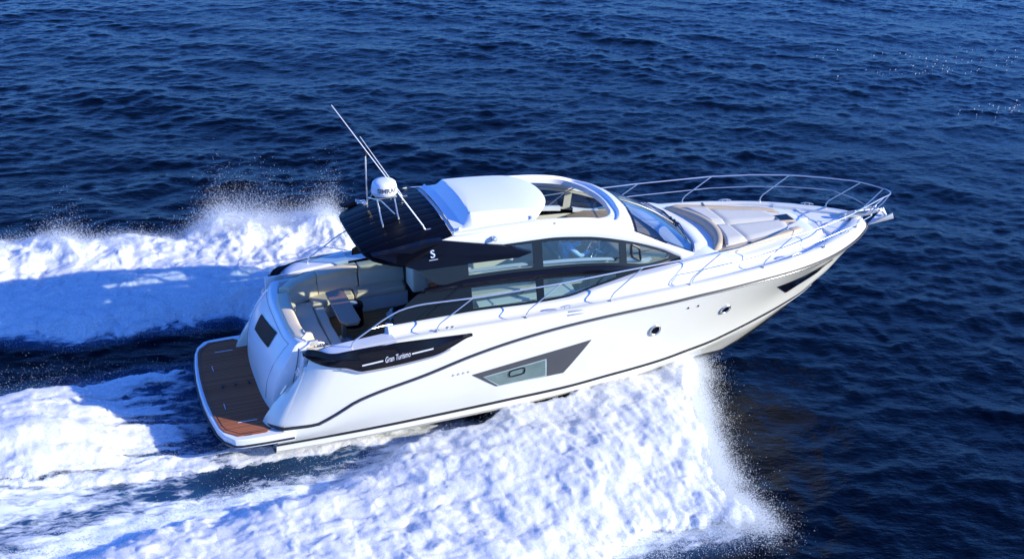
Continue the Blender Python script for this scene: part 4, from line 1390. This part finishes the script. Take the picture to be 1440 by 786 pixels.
def poly_sd(x, y, P):
    """distance to a polygon, positive inside"""
    P = np.array(P, float)
    d = np.full(x.shape, 1e9); ins = np.zeros(x.shape, bool)
    for i in range(len(P)):
        a, b = P[i], P[(i + 1) % len(P)]
        e = b - a
        t = np.clip(((x - a[0]) * e[0] + (y - a[1]) * e[1]) / (e @ e), 0, 1)
        d = np.minimum(d, np.hypot(x - a[0] - t * e[0], y - a[1] - t * e[1]))
        c = (a[1] > y) != (b[1] > y)
        with np.errstate(divide='ignore', invalid='ignore'):
            xx = (b[0] - a[0]) * (y - a[1]) / (b[1] - a[1] + 1e-12) + a[0]
        ins ^= c & (x < xx)
    return np.where(ins, d, -d)

# ------------------------------------------------------------------ sea: a spectrum of wind waves in two tiles
WIND = math.radians(72)
def ocean_tile(n, L, wind, V, seed, rms, lmin, spread=2):
    r = np.random.default_rng(seed)
    k = 2 * np.pi * np.fft.fftfreq(n, L / n)
    kx, ky = np.meshgrid(k, k, indexing='ij')
    kk = np.hypot(kx, ky); kk[0, 0] = 1e-6
    c = (kx * math.cos(wind) + ky * math.sin(wind)) / kk
    Lp = V * V / 9.81
    P = np.exp(-1 / (kk * Lp) ** 2) / kk ** 3.7 * (.12 + np.abs(c) ** spread) * np.exp(-(kk * lmin) ** 2)
    P[0, 0] = 0
    H = (r.normal(size=(n, n)) + 1j * r.normal(size=(n, n))) * np.sqrt(P)
    h = np.fft.ifft2(H).real
    dx = np.fft.ifft2(1j * kx / kk * H).real
    dy = np.fft.ifft2(1j * ky / kk * H).real
    sx = np.fft.ifft2(1j * kx * H).real; sy = np.fft.ifft2(1j * ky * H).real
    s = rms / math.sqrt((sx ** 2 + sy ** 2).mean())
    return h * s, dx * s, dy * s
def sample(tile, L, x, y):
    n = tile.shape[0]
    u, v = (x / L * n) % n, (y / L * n) % n
    i, j = np.floor(u).astype(int) % n, np.floor(v).astype(int) % n
    fu, fv = u - np.floor(u), v - np.floor(v)
    i2, j2 = (i + 1) % n, (j + 1) % n
    return tile[i, j] * (1 - fu) * (1 - fv) + tile[i2, j] * fu * (1 - fv) + tile[i, j2] * (1 - fu) * fv + tile[i2, j2] * fu * fv
TA = ocean_tile(1024, 47.0, WIND, 3.2, 3, .105, .05)
TB = ocean_tile(512, 17.3, WIND + .35, 1.35, 5, .165, .03)

# wake regions in plan (world metres; the yacht heads along +x)
P_SPRAY = [(10.9, -.2), (10.15, -1.55), (9.83, -2.25), (9.48, -3.15), (9.22, -3.93), (8.98, -4.55), (8.85, -4.95), (9.0, -5.45), (9.2, -6.05), (8.5, -6.15), (7.5, -6.1), (6.4, -6.25), (5.5, -7.0), (3, -9.5), (-1, -10.5), (-9, -11), (-9, -5.1), (-3.4, -3.95), (-2.2, -3.6), (-.7, -3.3), (.6, -2.95), (2.6, -2.6), (4.0, -1.9), (6, -1.6), (9, -1.1), (10.6, 0)]
P_WASH = [(.35, 2.05), (-1.5, 1.9), (-3.5, 1.7), (-9, 1.9), (-9, -2.9), (-3.5, -2.45), (-1.5, -2.25), (0, -2.05), (2.0, -2.05), (5.0, -2.0), (5.0, -1.3), (.4, -1.0)]
P_PORT = [(6.6, 2.2), (6.2, 4.5), (5.4, 7.0), (4.85, 8.2), (3.8, 9.0), (2.05, 9.0), (.6, 8.4), (-.5, 8.9), (-1.6, 8.5), (-3.5, 8.9), (-9, 9.6), (-9, 4.2), (-3.5, 3.8), (-2.1, 3.4), (0, 3.7), (1.4, 3.9), (2.3, 2.6), (4, 1.9)]

def wake_height(x, y):
    """mean level of the disturbed water: spray ridges, hollow behind the stern"""
    a = sstep(-.3, 1.6, poly_sd(x, y, P_SPRAY)); c = sstep(-.3, 1.6, poly_sd(x, y, P_PORT))
    hol = np.exp(-((x - .3) / 2.2) ** 2 - (y / 1.9) ** 2)
    return .12 * a + .12 * c - .16 * hol

def axis(lo, hi, step, far):
    c = np.arange(lo, hi + step * .5, step)
    out, s = [], step
    p = hi
    while p < far:
        s *= 1.13; p += s; out.append(p)
    outn, s, p = [], step, lo
    while p > -far:
        s *= 1.13; p -= s; outn.append(p)
    return np.r_[outn[::-1], c, out]
gx, gy = axis(-9, 52, .085, 5000), axis(-12, 40, .085, 5000)
X, Y = np.meshgrid(gx, gy, indexing='ij')
SX = np.gradient(gx)[:, None] + 0 * Y; SY = np.gradient(gy)[None, :] + 0 * X
fade = np.clip(.35 / np.maximum(SX, SY), 0, 1) ** 1.5
def sea(x, y):
    return [sample(TA[i], 47.0, x, y) + sample(TB[i], 14.2, x * .94 + y * .34, y * .94 - x * .34) * .82 for i in range(3)]
hz, hx, hy = sea(X, Y)
gust = np.clip(.74 + .75 * fbm(X / 15 + 3, Y / 8, 4, 40) + .35 * fbm(X / 45, Y / 30, 2, 44), .35, 1.5)
near = (X > -12) & (X < 16) & (Y > -14) & (Y < 14)
wk = np.zeros_like(X); foam_w = np.zeros_like(X); rough = np.zeros_like(X)
xn, yn = X[near], Y[near]
wk[near] = wake_height(xn, yn)
sdA, sdB, sdC = poly_sd(xn, yn, P_SPRAY), poly_sd(xn, yn, P_WASH), poly_sd(xn, yn, P_PORT)
band = sstep(-1.2, -.1, np.maximum(np.maximum(sdA, sdB), sdC)) * (xn < 8)
foam_w[near] = .62 * sstep(1.0, -2.0, xn) * np.exp(-((yn + 2.8) / 1.0) ** 2) + .95 * sstep(-1.0, .4, sdA) * sstep(10.5, 8, xn) + .58 * sstep(-.7, .5, sdB) + .95 * sstep(-.7, .6, sdC)
# turbulent streaks in the wake
t = billow(xn / 1.1, yn / .45, 4, 60) * sstep(8, 4, xn) * np.clip(band + .3 * (np.abs(yn) < 4) * (xn < .2), 0, 1)
calm = np.ones_like(X); calm[near] = 1 - .55 * band
Z = (hz * gust * calm) * fade + wk
Z[near] += .16 * (t - .15)
X2 = X + .9 * hx * fade * calm; Y2 = Y + .9 * hy * fade * calm
def grid_mesh(name, X, Y, Z, mat, attrs=None, keep=None, parent=None):
    n, m = X.shape
    idx = np.arange(n * m).reshape(n, m)
    q = np.stack([idx[:-1, :-1], idx[1:, :-1], idx[1:, 1:], idx[:-1, 1:]], -1).reshape(-1, 4)
    co = np.stack([X, Y, Z], -1).reshape(-1, 3)
    attrs = {k: v.reshape(-1) for k, v in (attrs or {}).items()}
    if keep is not None:
        kf = keep.reshape(-1)[q].any(1); q = q[kf]
        used = np.zeros(len(co), bool); used[q.reshape(-1)] = True
        remap = np.cumsum(used) - 1
        q = remap[q]; co = co[used]; attrs = {k: v[used] for k, v in attrs.items()}
    me = bpy.data.meshes.new(name)
    me.vertices.add(len(co)); me.vertices.foreach_set("co", co.astype(np.float32).ravel())
    me.loops.add(q.size); me.loops.foreach_set("vertex_index", q.astype(np.int32).ravel())
    me.polygons.add(len(q)); me.polygons.foreach_set("loop_start", np.arange(0, q.size, 4, dtype=np.int32))
    me.polygons.foreach_set("use_smooth", np.ones(len(q), bool))
    for k, v in attrs.items():
        at = me.attributes.new(k, 'FLOAT', 'POINT'); at.data.foreach_set("value", v.astype(np.float32))
    me.update(calc_edges=True)
    me.materials.append(mat)
    o = bpy.data.objects.new(name, me); col.objects.link(o)
    return o

# water: dark clear blue, wind ripples as bump, thin foam lace where the wake has churned it
wm, n, l = mat_new("sea_water")
b = n["Principled BSDF"]
b.inputs["Base Color"].default_value = (.0002, .0011, .0040, 1)
b.inputs["Roughness"].default_value = .07
b.inputs["IOR"].default_value = 1.18
b.inputs["Specular Tint"].default_value = (.70, .76, 1.0, 1)
tc = n.new("ShaderNodeTexCoord")
mp = n.new("ShaderNodeMapping"); mp.inputs["Scale"].default_value = (1.0, .5, 1)
mr_ = n.new("ShaderNodeMapping"); mr_.inputs["Rotation"].default_value = (0, 0, -WIND)      # turn into the wind first, then stretch along the crests
l.new(tc.outputs["Object"], mr_.inputs[0]); l.new(mr_.outputs[0], mp.inputs[0])
n1 = n.new("ShaderNodeTexNoise"); n1.inputs["Scale"].default_value = 9.0; n1.inputs["Detail"].default_value = 5; n1.inputs["Roughness"].default_value = .55
l.new(mp.outputs[0], n1.inputs["Vector"])
bp = n.new("ShaderNodeBump"); bp.inputs["Strength"].default_value = .75; bp.inputs["Distance"].default_value = .035
l.new(n1.outputs["Fac"], bp.inputs["Height"])
l.new(bp.outputs[0], b.inputs["Normal"])
at = n.new("ShaderNodeAttribute"); at.attribute_name = "foam"
aer = n.new("ShaderNodeMix"); aer.data_type = 'RGBA'        # water full of fine bubbles is a paler blue
aer.inputs[6].default_value = (.0002, .0011, .0040, 1); aer.inputs[7].default_value = (.022, .075, .16, 1)
arr = n.new("ShaderNodeMapRange"); arr.inputs[1].default_value = .12; arr.inputs[2].default_value = .75
l.new(at.outputs["Fac"], arr.inputs[0]); l.new(arr.outputs[0], aer.inputs[0]); l.new(aer.outputs[2], b.inputs["Base Color"])
def lace(scale, sx, sy, det, seed):
    mp2 = n.new("ShaderNodeMapping"); mp2.inputs["Scale"].default_value = (sx, sy, 1); mp2.inputs["Location"].default_value = (seed, seed, seed)
    l.new(tc.outputs["Object"], mp2.inputs[0])
    t = n.new("ShaderNodeTexNoise"); t.inputs["Scale"].default_value = scale; t.inputs["Detail"].default_value = det; t.inputs["Roughness"].default_value = .65; t.inputs["Distortion"].default_value = .6
    l.new(mp2.outputs[0], t.inputs["Vector"])
    return t.outputs["Fac"]
def nmath(op, a, bb=None, cl=False):
    q = n.new("ShaderNodeMath"); q.operation = op; q.use_clamp = cl
    for i, s in enumerate((a, bb)):
        if s is None: continue
        if isinstance(s, (int, float)): q.inputs[i].default_value = s
        else: l.new(s, q.inputs[i])
    return q.outputs[0]
ns = nmath('ADD', nmath('MULTIPLY', lace(2.2, .6, 1.3, 8, 3), .6), nmath('MULTIPLY', lace(7, .5, 1.2, 6, 9), .4))
cov = nmath('MULTIPLY', nmath('SUBTRACT', nmath('ADD', ns, nmath('MULTIPLY', at.outputs["Fac"], .42)), .74), 6.0, True)
df = n.new("ShaderNodeBsdfDiffuse"); df.inputs[0].default_value = (.80, .84, .86, 1)
mx = n.new("ShaderNodeMixShader")
l.new(cov, mx.inputs[0]); l.new(b.outputs[0], mx.inputs[1]); l.new(df.outputs[0], mx.inputs[2])
l.new(mx.outputs[0], n["Material Output"].inputs[0])
sea_o = grid_mesh("sea", X2, Y2, Z, wm, {"foam": foam_w})
tag(sea_o, "dark blue open sea with short wind ripples", "sea", kind="structure")

# ------------------------------------------------------------------ churned foam: a lumpy sheet and thinning layers of froth above it
def foam_mat(name, lo, hi, tone=(.88, .885, .885)):
    m, n, l = mat_new(name)
    b = n["Principled BSDF"]
    b.inputs["Base Color"].default_value = (*tone, 1)
    b.inputs["Roughness"].default_value = .9
    b.inputs["Specular IOR Level"].default_value = .1
    b.inputs["Subsurface Weight"].default_value = 0.0
    b.inputs["Subsurface Radius"].default_value = (.95, .97, 1.0)
    b.inputs["Subsurface Scale"].default_value = .38
    def mth(op, a, bb):
        q = n.new("ShaderNodeMath"); q.operation = op
        for k, s in enumerate((a, bb)):
            if isinstance(s, (int, float)): q.inputs[k].default_value = s
            else: l.new(s, q.inputs[k])
        return q.outputs[0]
    at = n.new("ShaderNodeAttribute"); at.attribute_name = "cover"
    lf = n.new("ShaderNodeAttribute"); lf.attribute_name = "froth"
    tc = n.new("ShaderNodeTexCoord")
    def noise(scale, det, rough):
        t = n.new("ShaderNodeTexNoise"); t.inputs["Scale"].default_value = scale; t.inputs["Detail"].default_value = det; t.inputs["Roughness"].default_value = rough
        l.new(tc.outputs["Object"], t.inputs["Vector"]); return t.outputs["Fac"]
    ns = mth('ADD', mth('MULTIPLY', noise(2.6, 7, .7), .55), mth('MULTIPLY', noise(22, 4, .75), .45))
    a = mth('SUBTRACT', mth('ADD', at.outputs["Fac"], ns), mth('MULTIPLY', lf.outputs["Fac"], 1.05))
    r = n.new("ShaderNodeMapRange"); r.inputs[1].default_value = lo; r.inputs[2].default_value = hi; r.interpolation_type = 'SMOOTHSTEP'
    l.new(a, r.inputs[0])
    # the base sheet may close completely, the froth layers stay see-through
    al = mth('MULTIPLY', r.outputs[0], mth('SUBTRACT', 1.0, mth('MULTIPLY', lf.outputs["Fac"], .45)))
    tl = n.new("ShaderNodeBsdfTranslucent"); tl.inputs[0].default_value = (.92, .95, .97, 1)
    m1 = n.new("ShaderNodeMixShader"); m1.inputs[0].default_value = .12
    l.new(b.outputs[0], m1.inputs[1]); l.new(tl.outputs[0], m1.inputs[2])
    tr = n.new("ShaderNodeBsdfTransparent")
    m2 = n.new("ShaderNodeMixShader")
    l.new(al, m2.inputs[0]); l.new(tr.outputs[0], m2.inputs[1]); l.new(m1.outputs[0], m2.inputs[2])
    l.new(m2.outputs[0], n["Material Output"].inputs[0])
    t2 = n.new("ShaderNodeTexNoise"); t2.inputs["Scale"].default_value = 14; t2.inputs["Detail"].default_value = 7; t2.inputs["Roughness"].default_value = .72
    l.new(tc.outputs["Object"], t2.inputs["Vector"])
    bp = n.new("ShaderNodeBump"); bp.inputs["Strength"].default_value = .4; bp.inputs["Distance"].default_value = .045
    l.new(t2.outputs["Fac"], bp.inputs["Height"]); l.new(bp.outputs[0], b.inputs["Normal"])
    return m
FM = foam_mat("white_foam", .70, 1.22)

def water_level(x, y):
    a = sea(x, y)[0] * .5
    return a + wake_height(x, y)

def foam_sheet(name, P, bounds, hfun, edge, seed, mist, warp, stretch=(1.0, 1.0), step=.04, amp=.22, dens=None, bscale=.9, layers=6, calmer=lambda x, y: 1.0, streak=lambda x, y: 0.0, feather=lambda x, y: 0.0):
    x0, x1, y0, y1 = bounds
    gx, gy = np.arange(x0, x1, step), np.arange(y0, y1, step)
    x, y = np.meshgrid(gx, gy, indexing='ij')
    wa = warp(x, y)
    wx = x + wa * fbm(x / 1.1, y / 1.1, 6, seed + 1, .65); wy = y + wa * fbm(x / 1.1 + 9, y / 1.1, 6, seed + 2, .65)
    sd = poly_sd(wx, wy, P)
    ed_ = edge(x, y) if callable(edge) else edge
    d = sstep(-.12, ed_, sd)
    if dens is not None: d = d * dens(wx, wy)
    fe = feather(x, y)
    bl = billow(x / (bscale * stretch[0]), y / (bscale * stretch[1]), 5, seed + 3)
    bl2 = billow(x / (2.2 * stretch[0]), y / (2.2 * stretch[1]), 3, seed + 13)
    bl3 = billow(x / .26, y / .26, 4, seed + 23)
    big = (.35 + 1.1 * sstep(-.35, .5, fbm(x / 2.1, y / 2.1, 2, seed + 81))) * calmer(x, y)
    h = hfun(wx, wy) * sstep(-.08, ed_ * 1.1, sd)
    z = water_level(x, y) - .03 + h * (1.0 + .9 * (bl2 - .3) * calmer(x, y)) + (amp * ((bl - .15) * big + .26 * (bl3 - .15) * np.clip(.15 + 1.6 * fbm(x / 1.4 + 5, y / 1.4, 3, seed + 97), 0, 1.3) + .35 * fbm(x / 1.9, y / 2.6, 3, seed + 98)) + .12 * amp * fbm(x / .16, y / .16, 3, seed + 90, .7)) * np.sqrt(d) + streak(x, y) * d
    cm = calmer(x, y); ox = .13 * cm * fbm(x / .45, y / .45, 4, seed + 20) * d; oy = .13 * cm * fbm(x / .45 + 7, y / .45, 4, seed + 21) * d
    dd = d * (1.45 + .5 * bl) - fe
    mh = mist(wx, wy)
    Xs, Ys, Zs, Ds, Ls = [], [], [], [], []
    obs = None
    for k in range(layers + 1):
        f = k / layers
        lump = .75 + .5 * billow(x / .7 + 3 * k, y / .7, 4, seed + 40 + k)
        Xs.append(x + ox + f * .12 * fbm(x / .3, y / .3 + k, 3, seed + 60)); Ys.append(y + oy - f * .06)
        Zs.append(z + f * mh * lump * (.3 + .7 * np.sqrt(d))); Ds.append(dd * (1 - .15 * f)); Ls.append(np.full_like(x, f))
    return Xs, Ys, Zs, Ds, Ls, (x, y, z, d, sd)

def stack_mesh(name, Xs, Ys, Zs, Ds, Ls, mat):
    n, m = Xs[0].shape
    idx = np.arange(n * m).reshape(n, m)
    q0 = np.stack([idx[:-1, :-1], idx[1:, :-1], idx[1:, 1:], idx[:-1, 1:]], -1).reshape(-1, 4)
    co, qs, de, li = [], [], [], []
    base = 0
    for X_, Y_, Z_, D_, L_ in zip(Xs, Ys, Zs, Ds, Ls):
        lim = .04 + 1.0 * L_.max() - .25 * (L_.max() > 0)
        q = q0[(D_.ravel()[q0] > max(.04, lim * .75 - .1)).any(1)]
        used = np.zeros(n * m, bool); used[q.ravel()] = True
        rm = np.cumsum(used) - 1
        qs.append(rm[q] + base)
        co.append(np.stack([X_.ravel()[used], Y_.ravel()[used], Z_.ravel()[used]], -1)); de.append(D_.ravel()[used]); li.append(L_.ravel()[used])
        base += used.sum()
    co, q, de, li = np.concatenate(co), np.concatenate(qs), np.concatenate(de), np.concatenate(li)
    me = bpy.data.meshes.new(name)
    me.vertices.add(len(co)); me.vertices.foreach_set("co", co.astype(np.float32).ravel())
    me.loops.add(q.size); me.loops.foreach_set("vertex_index", q.astype(np.int32).ravel())
    me.polygons.add(len(q)); me.polygons.foreach_set("loop_start", np.arange(0, q.size, 4, dtype=np.int32))
    me.polygons.foreach_set("use_smooth", np.ones(len(q), bool))
    for k, v in (("cover", de), ("froth", li)):
        at = me.attributes.new(k, 'FLOAT', 'POINT'); at.data.foreach_set("value", v.astype(np.float32))
    me.update(calc_edges=True)
    me.materials.append(mat)
    o = bpy.data.objects.new(name, me); col.objects.link(o)
    return o

front = lambda x, y: np.exp(-((x - np.interp(y, [-6, -4, -2, 0], [8.8, 8.9, 9.8, 10.5])) / .7) ** 2)
crest = lambda x, y: np.exp(-((y - 7.9) / .7) ** 2) * (.25 + np.exp(-((x - 2.2) / 1.2) ** 2) + .6 * np.exp(-((x + 1.9) / .6) ** 2) + .8 * np.exp(-((x - 4.3) / .7) ** 2))
def h_spray(x, y):
    out = np.clip(-y - 1.6, 0, 9)
    along = np.interp(x, [-4, 0, 2.5, 4, 5.2, 6.7, 8.4, 10.2, 11], [.05, .06, .11, .24, .37, .47, .58, .62, .4])
    return along * np.exp(-(out / 3.3) ** 2.2) + .12
def h_wash(x, y):
    pl = .30 * np.exp(-((x + 3.1) / 1.6) ** 2 - ((y + .45) / 1.0) ** 2)
    return .06 + pl + .10 * sstep(-1.2, -4, x)
def h_port(x, y):
    ridge = np.exp(-((y - 7.6) / .9) ** 2) * (.08 + .30 * np.exp(-((x - 2.2) / 1.2) ** 2) + .12 * np.exp(-((x + 1.9) / .7) ** 2) + .3 * np.exp(-((x - 4.3) / .6) ** 2))
    return .20 + ridge + .25 * np.exp(-((x - 4.5) / 2) ** 2 - ((y - 3.5) / 2) ** 2)
def d_wash(x, y):
    s = fbm(x / 3.4, y / .40, 5, 77, .6)
    behind = sstep(.6, -2.2, x)
    side = sstep(-1.2, -1.7, y) * sstep(-.5, .3, x)
    ax = np.clip((.3 - x) / 3.8, 0, 2.5)
    b1 = np.exp(-((y - (1.95 - 1.05 * ax)) / (.16 + .34 * ax)) ** 2) * sstep(.5, -.2, x)
    pl = np.exp(-((x + 3.0) / 1.35) ** 4 - ((y + .55) / 1.05) ** 4)
    b3 = np.exp(-((y + 1.72 + .28 * np.clip(-x, 0, 4) / 2) / .30) ** 2) * sstep(4.4, 3.2, x) * sstep(-4.2, -1, x)
    mid = .48 * behind * np.exp(-(y / 2.0) ** 4) + .25 * sstep(.2, -.6, x) * np.exp(-((y + .5) / .8) ** 2)
    return np.clip(.95 * b1 + 1.0 * pl + .9 * b3 + .9 * mid + 1.0 * s - .06, 0, 1)
r_ = foam_sheet("bow_spray", P_SPRAY, (-6.5, 11.4, -9.5, .2), h_spray, lambda x, y: .34 + .65 * sstep(4.5, 1, x), 100, lambda x, y: .10 + .20 * front(x, y) + .07 * sstep(3, -1, x), lambda x, y: .60 - .12 * front(x, y), (1.2, 1.0), amp=.19, calmer=lambda x, y: .90 - .62 * sstep(1.5, 7, x), streak=lambda x, y: sstep(2.5, 7, x) * (.045 * fbm(x / .42 + 1.1 * fbm(x / 1.2, y / 1.2, 3, 7), y / 1.5 + x * .3, 5, 501, .6) + .012 * fbm(x / .10, y / .5, 2, 502)), feather=lambda x, y: np.clip(1.0 * sstep(-3.6, -6.2, y) * sstep(1, 7, x) + 1.0 * front(x, y) * sstep(-1.0, -3.0, y), 0, 1) * (.62 + 1.0 * fbm(x / .5, y / 1.6 + x * .3, 4, 505, .6))); SA = r_[5]
stack_mesh("bow_spray", *r_[:5], FM)
r_ = foam_sheet("stern_wash", P_WASH, (-7, 5, -2.9, 2.7), h_wash, .4, 200, lambda x, y: .10 + .12 * np.exp(-((x + 3.1) / 1.5) ** 2 - ((y + .25) / 1.1) ** 2), lambda x, y: .25 + 0 * x, (2.4, .9), amp=.16, dens=d_wash); SB = r_[5]
stack_mesh("stern_wash", *r_[:5], FM)
r_ = foam_sheet("port_wake", P_PORT, (-7, 7, 1.5, 10), h_port, .7, 300, lambda x, y: .12 + .48 * crest(x, y), lambda x, y: .75 + 0 * x, (1.2, 1.0), amp=.24, feather=lambda x, y: np.clip(crest(x, y) * 1.5 + .9 * np.exp(-((y - 8.6) / .55) ** 2), 0, 1.2) * np.clip(.75 + 1.1 * fbm(x / .7, y / .5, 5, 606, .65), 0, 2)); SC = r_[5]
stack_mesh("port_wake", *r_[:5], FM)

# droplets thrown up from the foam, every one a little solid
def droplets(name, src, count, weight, lift, r0, r1, seed, extra=None, jitter=.15):
    r = np.random.default_rng(seed)
    x, y, z, d, sd = src
    w = weight(x, y, d, sd).ravel(); w = np.clip(w, 0, None); w /= w.sum()
    k = r.choice(len(w), count, p=w)
    px, py, pz = x.ravel()[k] + r.normal(0, jitter, count), y.ravel()[k] + r.normal(0, jitter, count), z.ravel()[k]
    up = r.exponential(1, count) * lift(x.ravel()[k], y.ravel()[k])
    far = r.random(count) < .22                      # some drops fly wide of the sheet
    px = px + far * r.normal(0, .22, count); py = py + far * r.normal(0, .22, count)
    P = np.stack([px, py, pz + up], -1)
    if extra is not None: P = np.r_[P, extra]
    rad = r0 * (r1 / r0) ** (r.random(len(P)) ** 2.6)
    octv = np.array([(1, 0, 0), (-1, 0, 0), (0, 1, 0), (0, -1, 0), (0, 0, 1), (0, 0, -1)], float)
    octf = np.array([(0, 2, 4), (2, 1, 4), (1, 3, 4), (3, 0, 4), (2, 0, 5), (1, 2, 5), (3, 1, 5), (0, 3, 5)])
    V = P[:, None, :] + octv[None] * rad[:, None, None] * r.uniform(.8, 1.3, (len(P), 1, 3))
    F = octf[None] + (np.arange(len(P)) * 6)[:, None, None]
    me = bpy.data.meshes.new(name)
    me.vertices.add(len(P) * 6); me.vertices.foreach_set("co", V.astype(np.float32).ravel())
    f = F.reshape(-1, 3)
    me.loops.add(f.size); me.loops.foreach_set("vertex_index", f.astype(np.int32).ravel())
    me.polygons.add(len(f)); me.polygons.foreach_set("loop_start", np.arange(0, f.size, 3, dtype=np.int32))
    me.polygons.foreach_set("use_smooth", np.ones(len(f), bool))
    me.update(calc_edges=True)
    me.materials.append(DM)
    o = bpy.data.objects.new(name, me); col.objects.link(o)
    return o
DM, n, l = mat_new("spray_drops")
b = n["Principled BSDF"]; b.inputs["Base Color"].default_value = (.95, .96, .97, 1); b.inputs["Roughness"].default_value = .6
tl = n.new("ShaderNodeBsdfTranslucent"); tl.inputs[0].default_value = (.85, .9, .93, 1)
mx = n.new("ShaderNodeMixShader"); mx.inputs[0].default_value = .5
l.new(b.outputs[0], mx.inputs[1]); l.new(tl.outputs[0], mx.inputs[2])
tp = n.new("ShaderNodeBsdfTransparent"); mz = n.new("ShaderNodeMixShader"); mz.inputs[0].default_value = .55
l.new(tp.outputs[0], mz.inputs[1]); l.new(mx.outputs[0], mz.inputs[2]); l.new(mz.outputs[0], n["Material Output"].inputs[0])

droplets("bow_spray_drops", SA, 560000, lambda x, y, d, sd: 1.2 * np.exp(-(sd / .16) ** 2) + .04 * d + 4 * front(x, y) * np.exp(-(sd / .3) ** 2),
         lambda x, y: .03 + .10 * front(x, y), .0017, .009, 1, jitter=.11)
droplets("wash_drops", SB, 30000, lambda x, y, d, sd: d * (1 - d) * 4 + .1 * d, lambda x, y: .10 + .12 * np.exp(-((x + 3) / 1.5) ** 2), .0022, .007, 2, jitter=.12)
droplets("port_spray_drops", SC, 650000, lambda x, y, d, sd: .6 * np.exp(-(sd / .16) ** 2) + .05 * d + 4 * crest(x, y) * (sd > -.2), lambda x, y: .03 + .16 * crest(x, y) * (.3 + 1.3 * np.clip(.5 + 1.5 * fbm(x / .6, y / .6, 3, 611), 0, 1.4)), .0017, .009, 3, jitter=.10)
for nm, lb, ct in (("bow_spray", "thick white bow spray spreading from the near side of the hull", "spray"),
                   ("stern_wash", "white churned wash trailing behind the teak swim platform", "wake"),
                   ("port_wake", "high bank of white foam beyond the stern, half in the hull's shadow", "wake"),
                   ("bow_spray_drops", "fine drops flying off the edge of the near bow spray", "spray drops"),
                   ("wash_drops", "fine drops over the wash behind the swim platform", "spray drops"),
                   ("port_spray_drops", "fine drops above the crest of the far foam bank", "spray drops")):
    tag(bpy.data.objects[nm], lb, ct, kind="stuff")

flk = []
rf = np.random.default_rng(21)
for cx, cy_, nn, sx, sy in ((36.5, 22.5, 30, 2.6, .9), (33.0, 21.3, 26, 1.6, .35), (33.6, 16.2, 30, 1.4, .7), (34.5, 24.0, 16, 2.5, .5), (38.5, 20.5, 20, 1.4, .8)):
    for _ in range(nn):
        flk.append((cx + rf.normal() * sx, cy_ + rf.normal() * sy - rf.normal() * .2))
flk = np.array(flk)
fz = sea(flk[:, 0], flk[:, 1])[0]
m = MB()
for (x, y), z in zip(flk, fz):
    r = rf.uniform(.004, .017)
    a = rf.uniform(0, 6)
    m.prism([(x + r * (1 + rf.uniform(-.3, .6)) * math.cos(a + k * 1.05), y + .6 * r * math.sin(a + k * 1.05), z - .01) for k in range(6)], (0, 0, .035))
fo = m.build("foam_flecks", FM2 if False else M['white'], None); tag(fo, "small white foam flecks floating far off to the right of the bow", "foam flecks", kind="stuff")
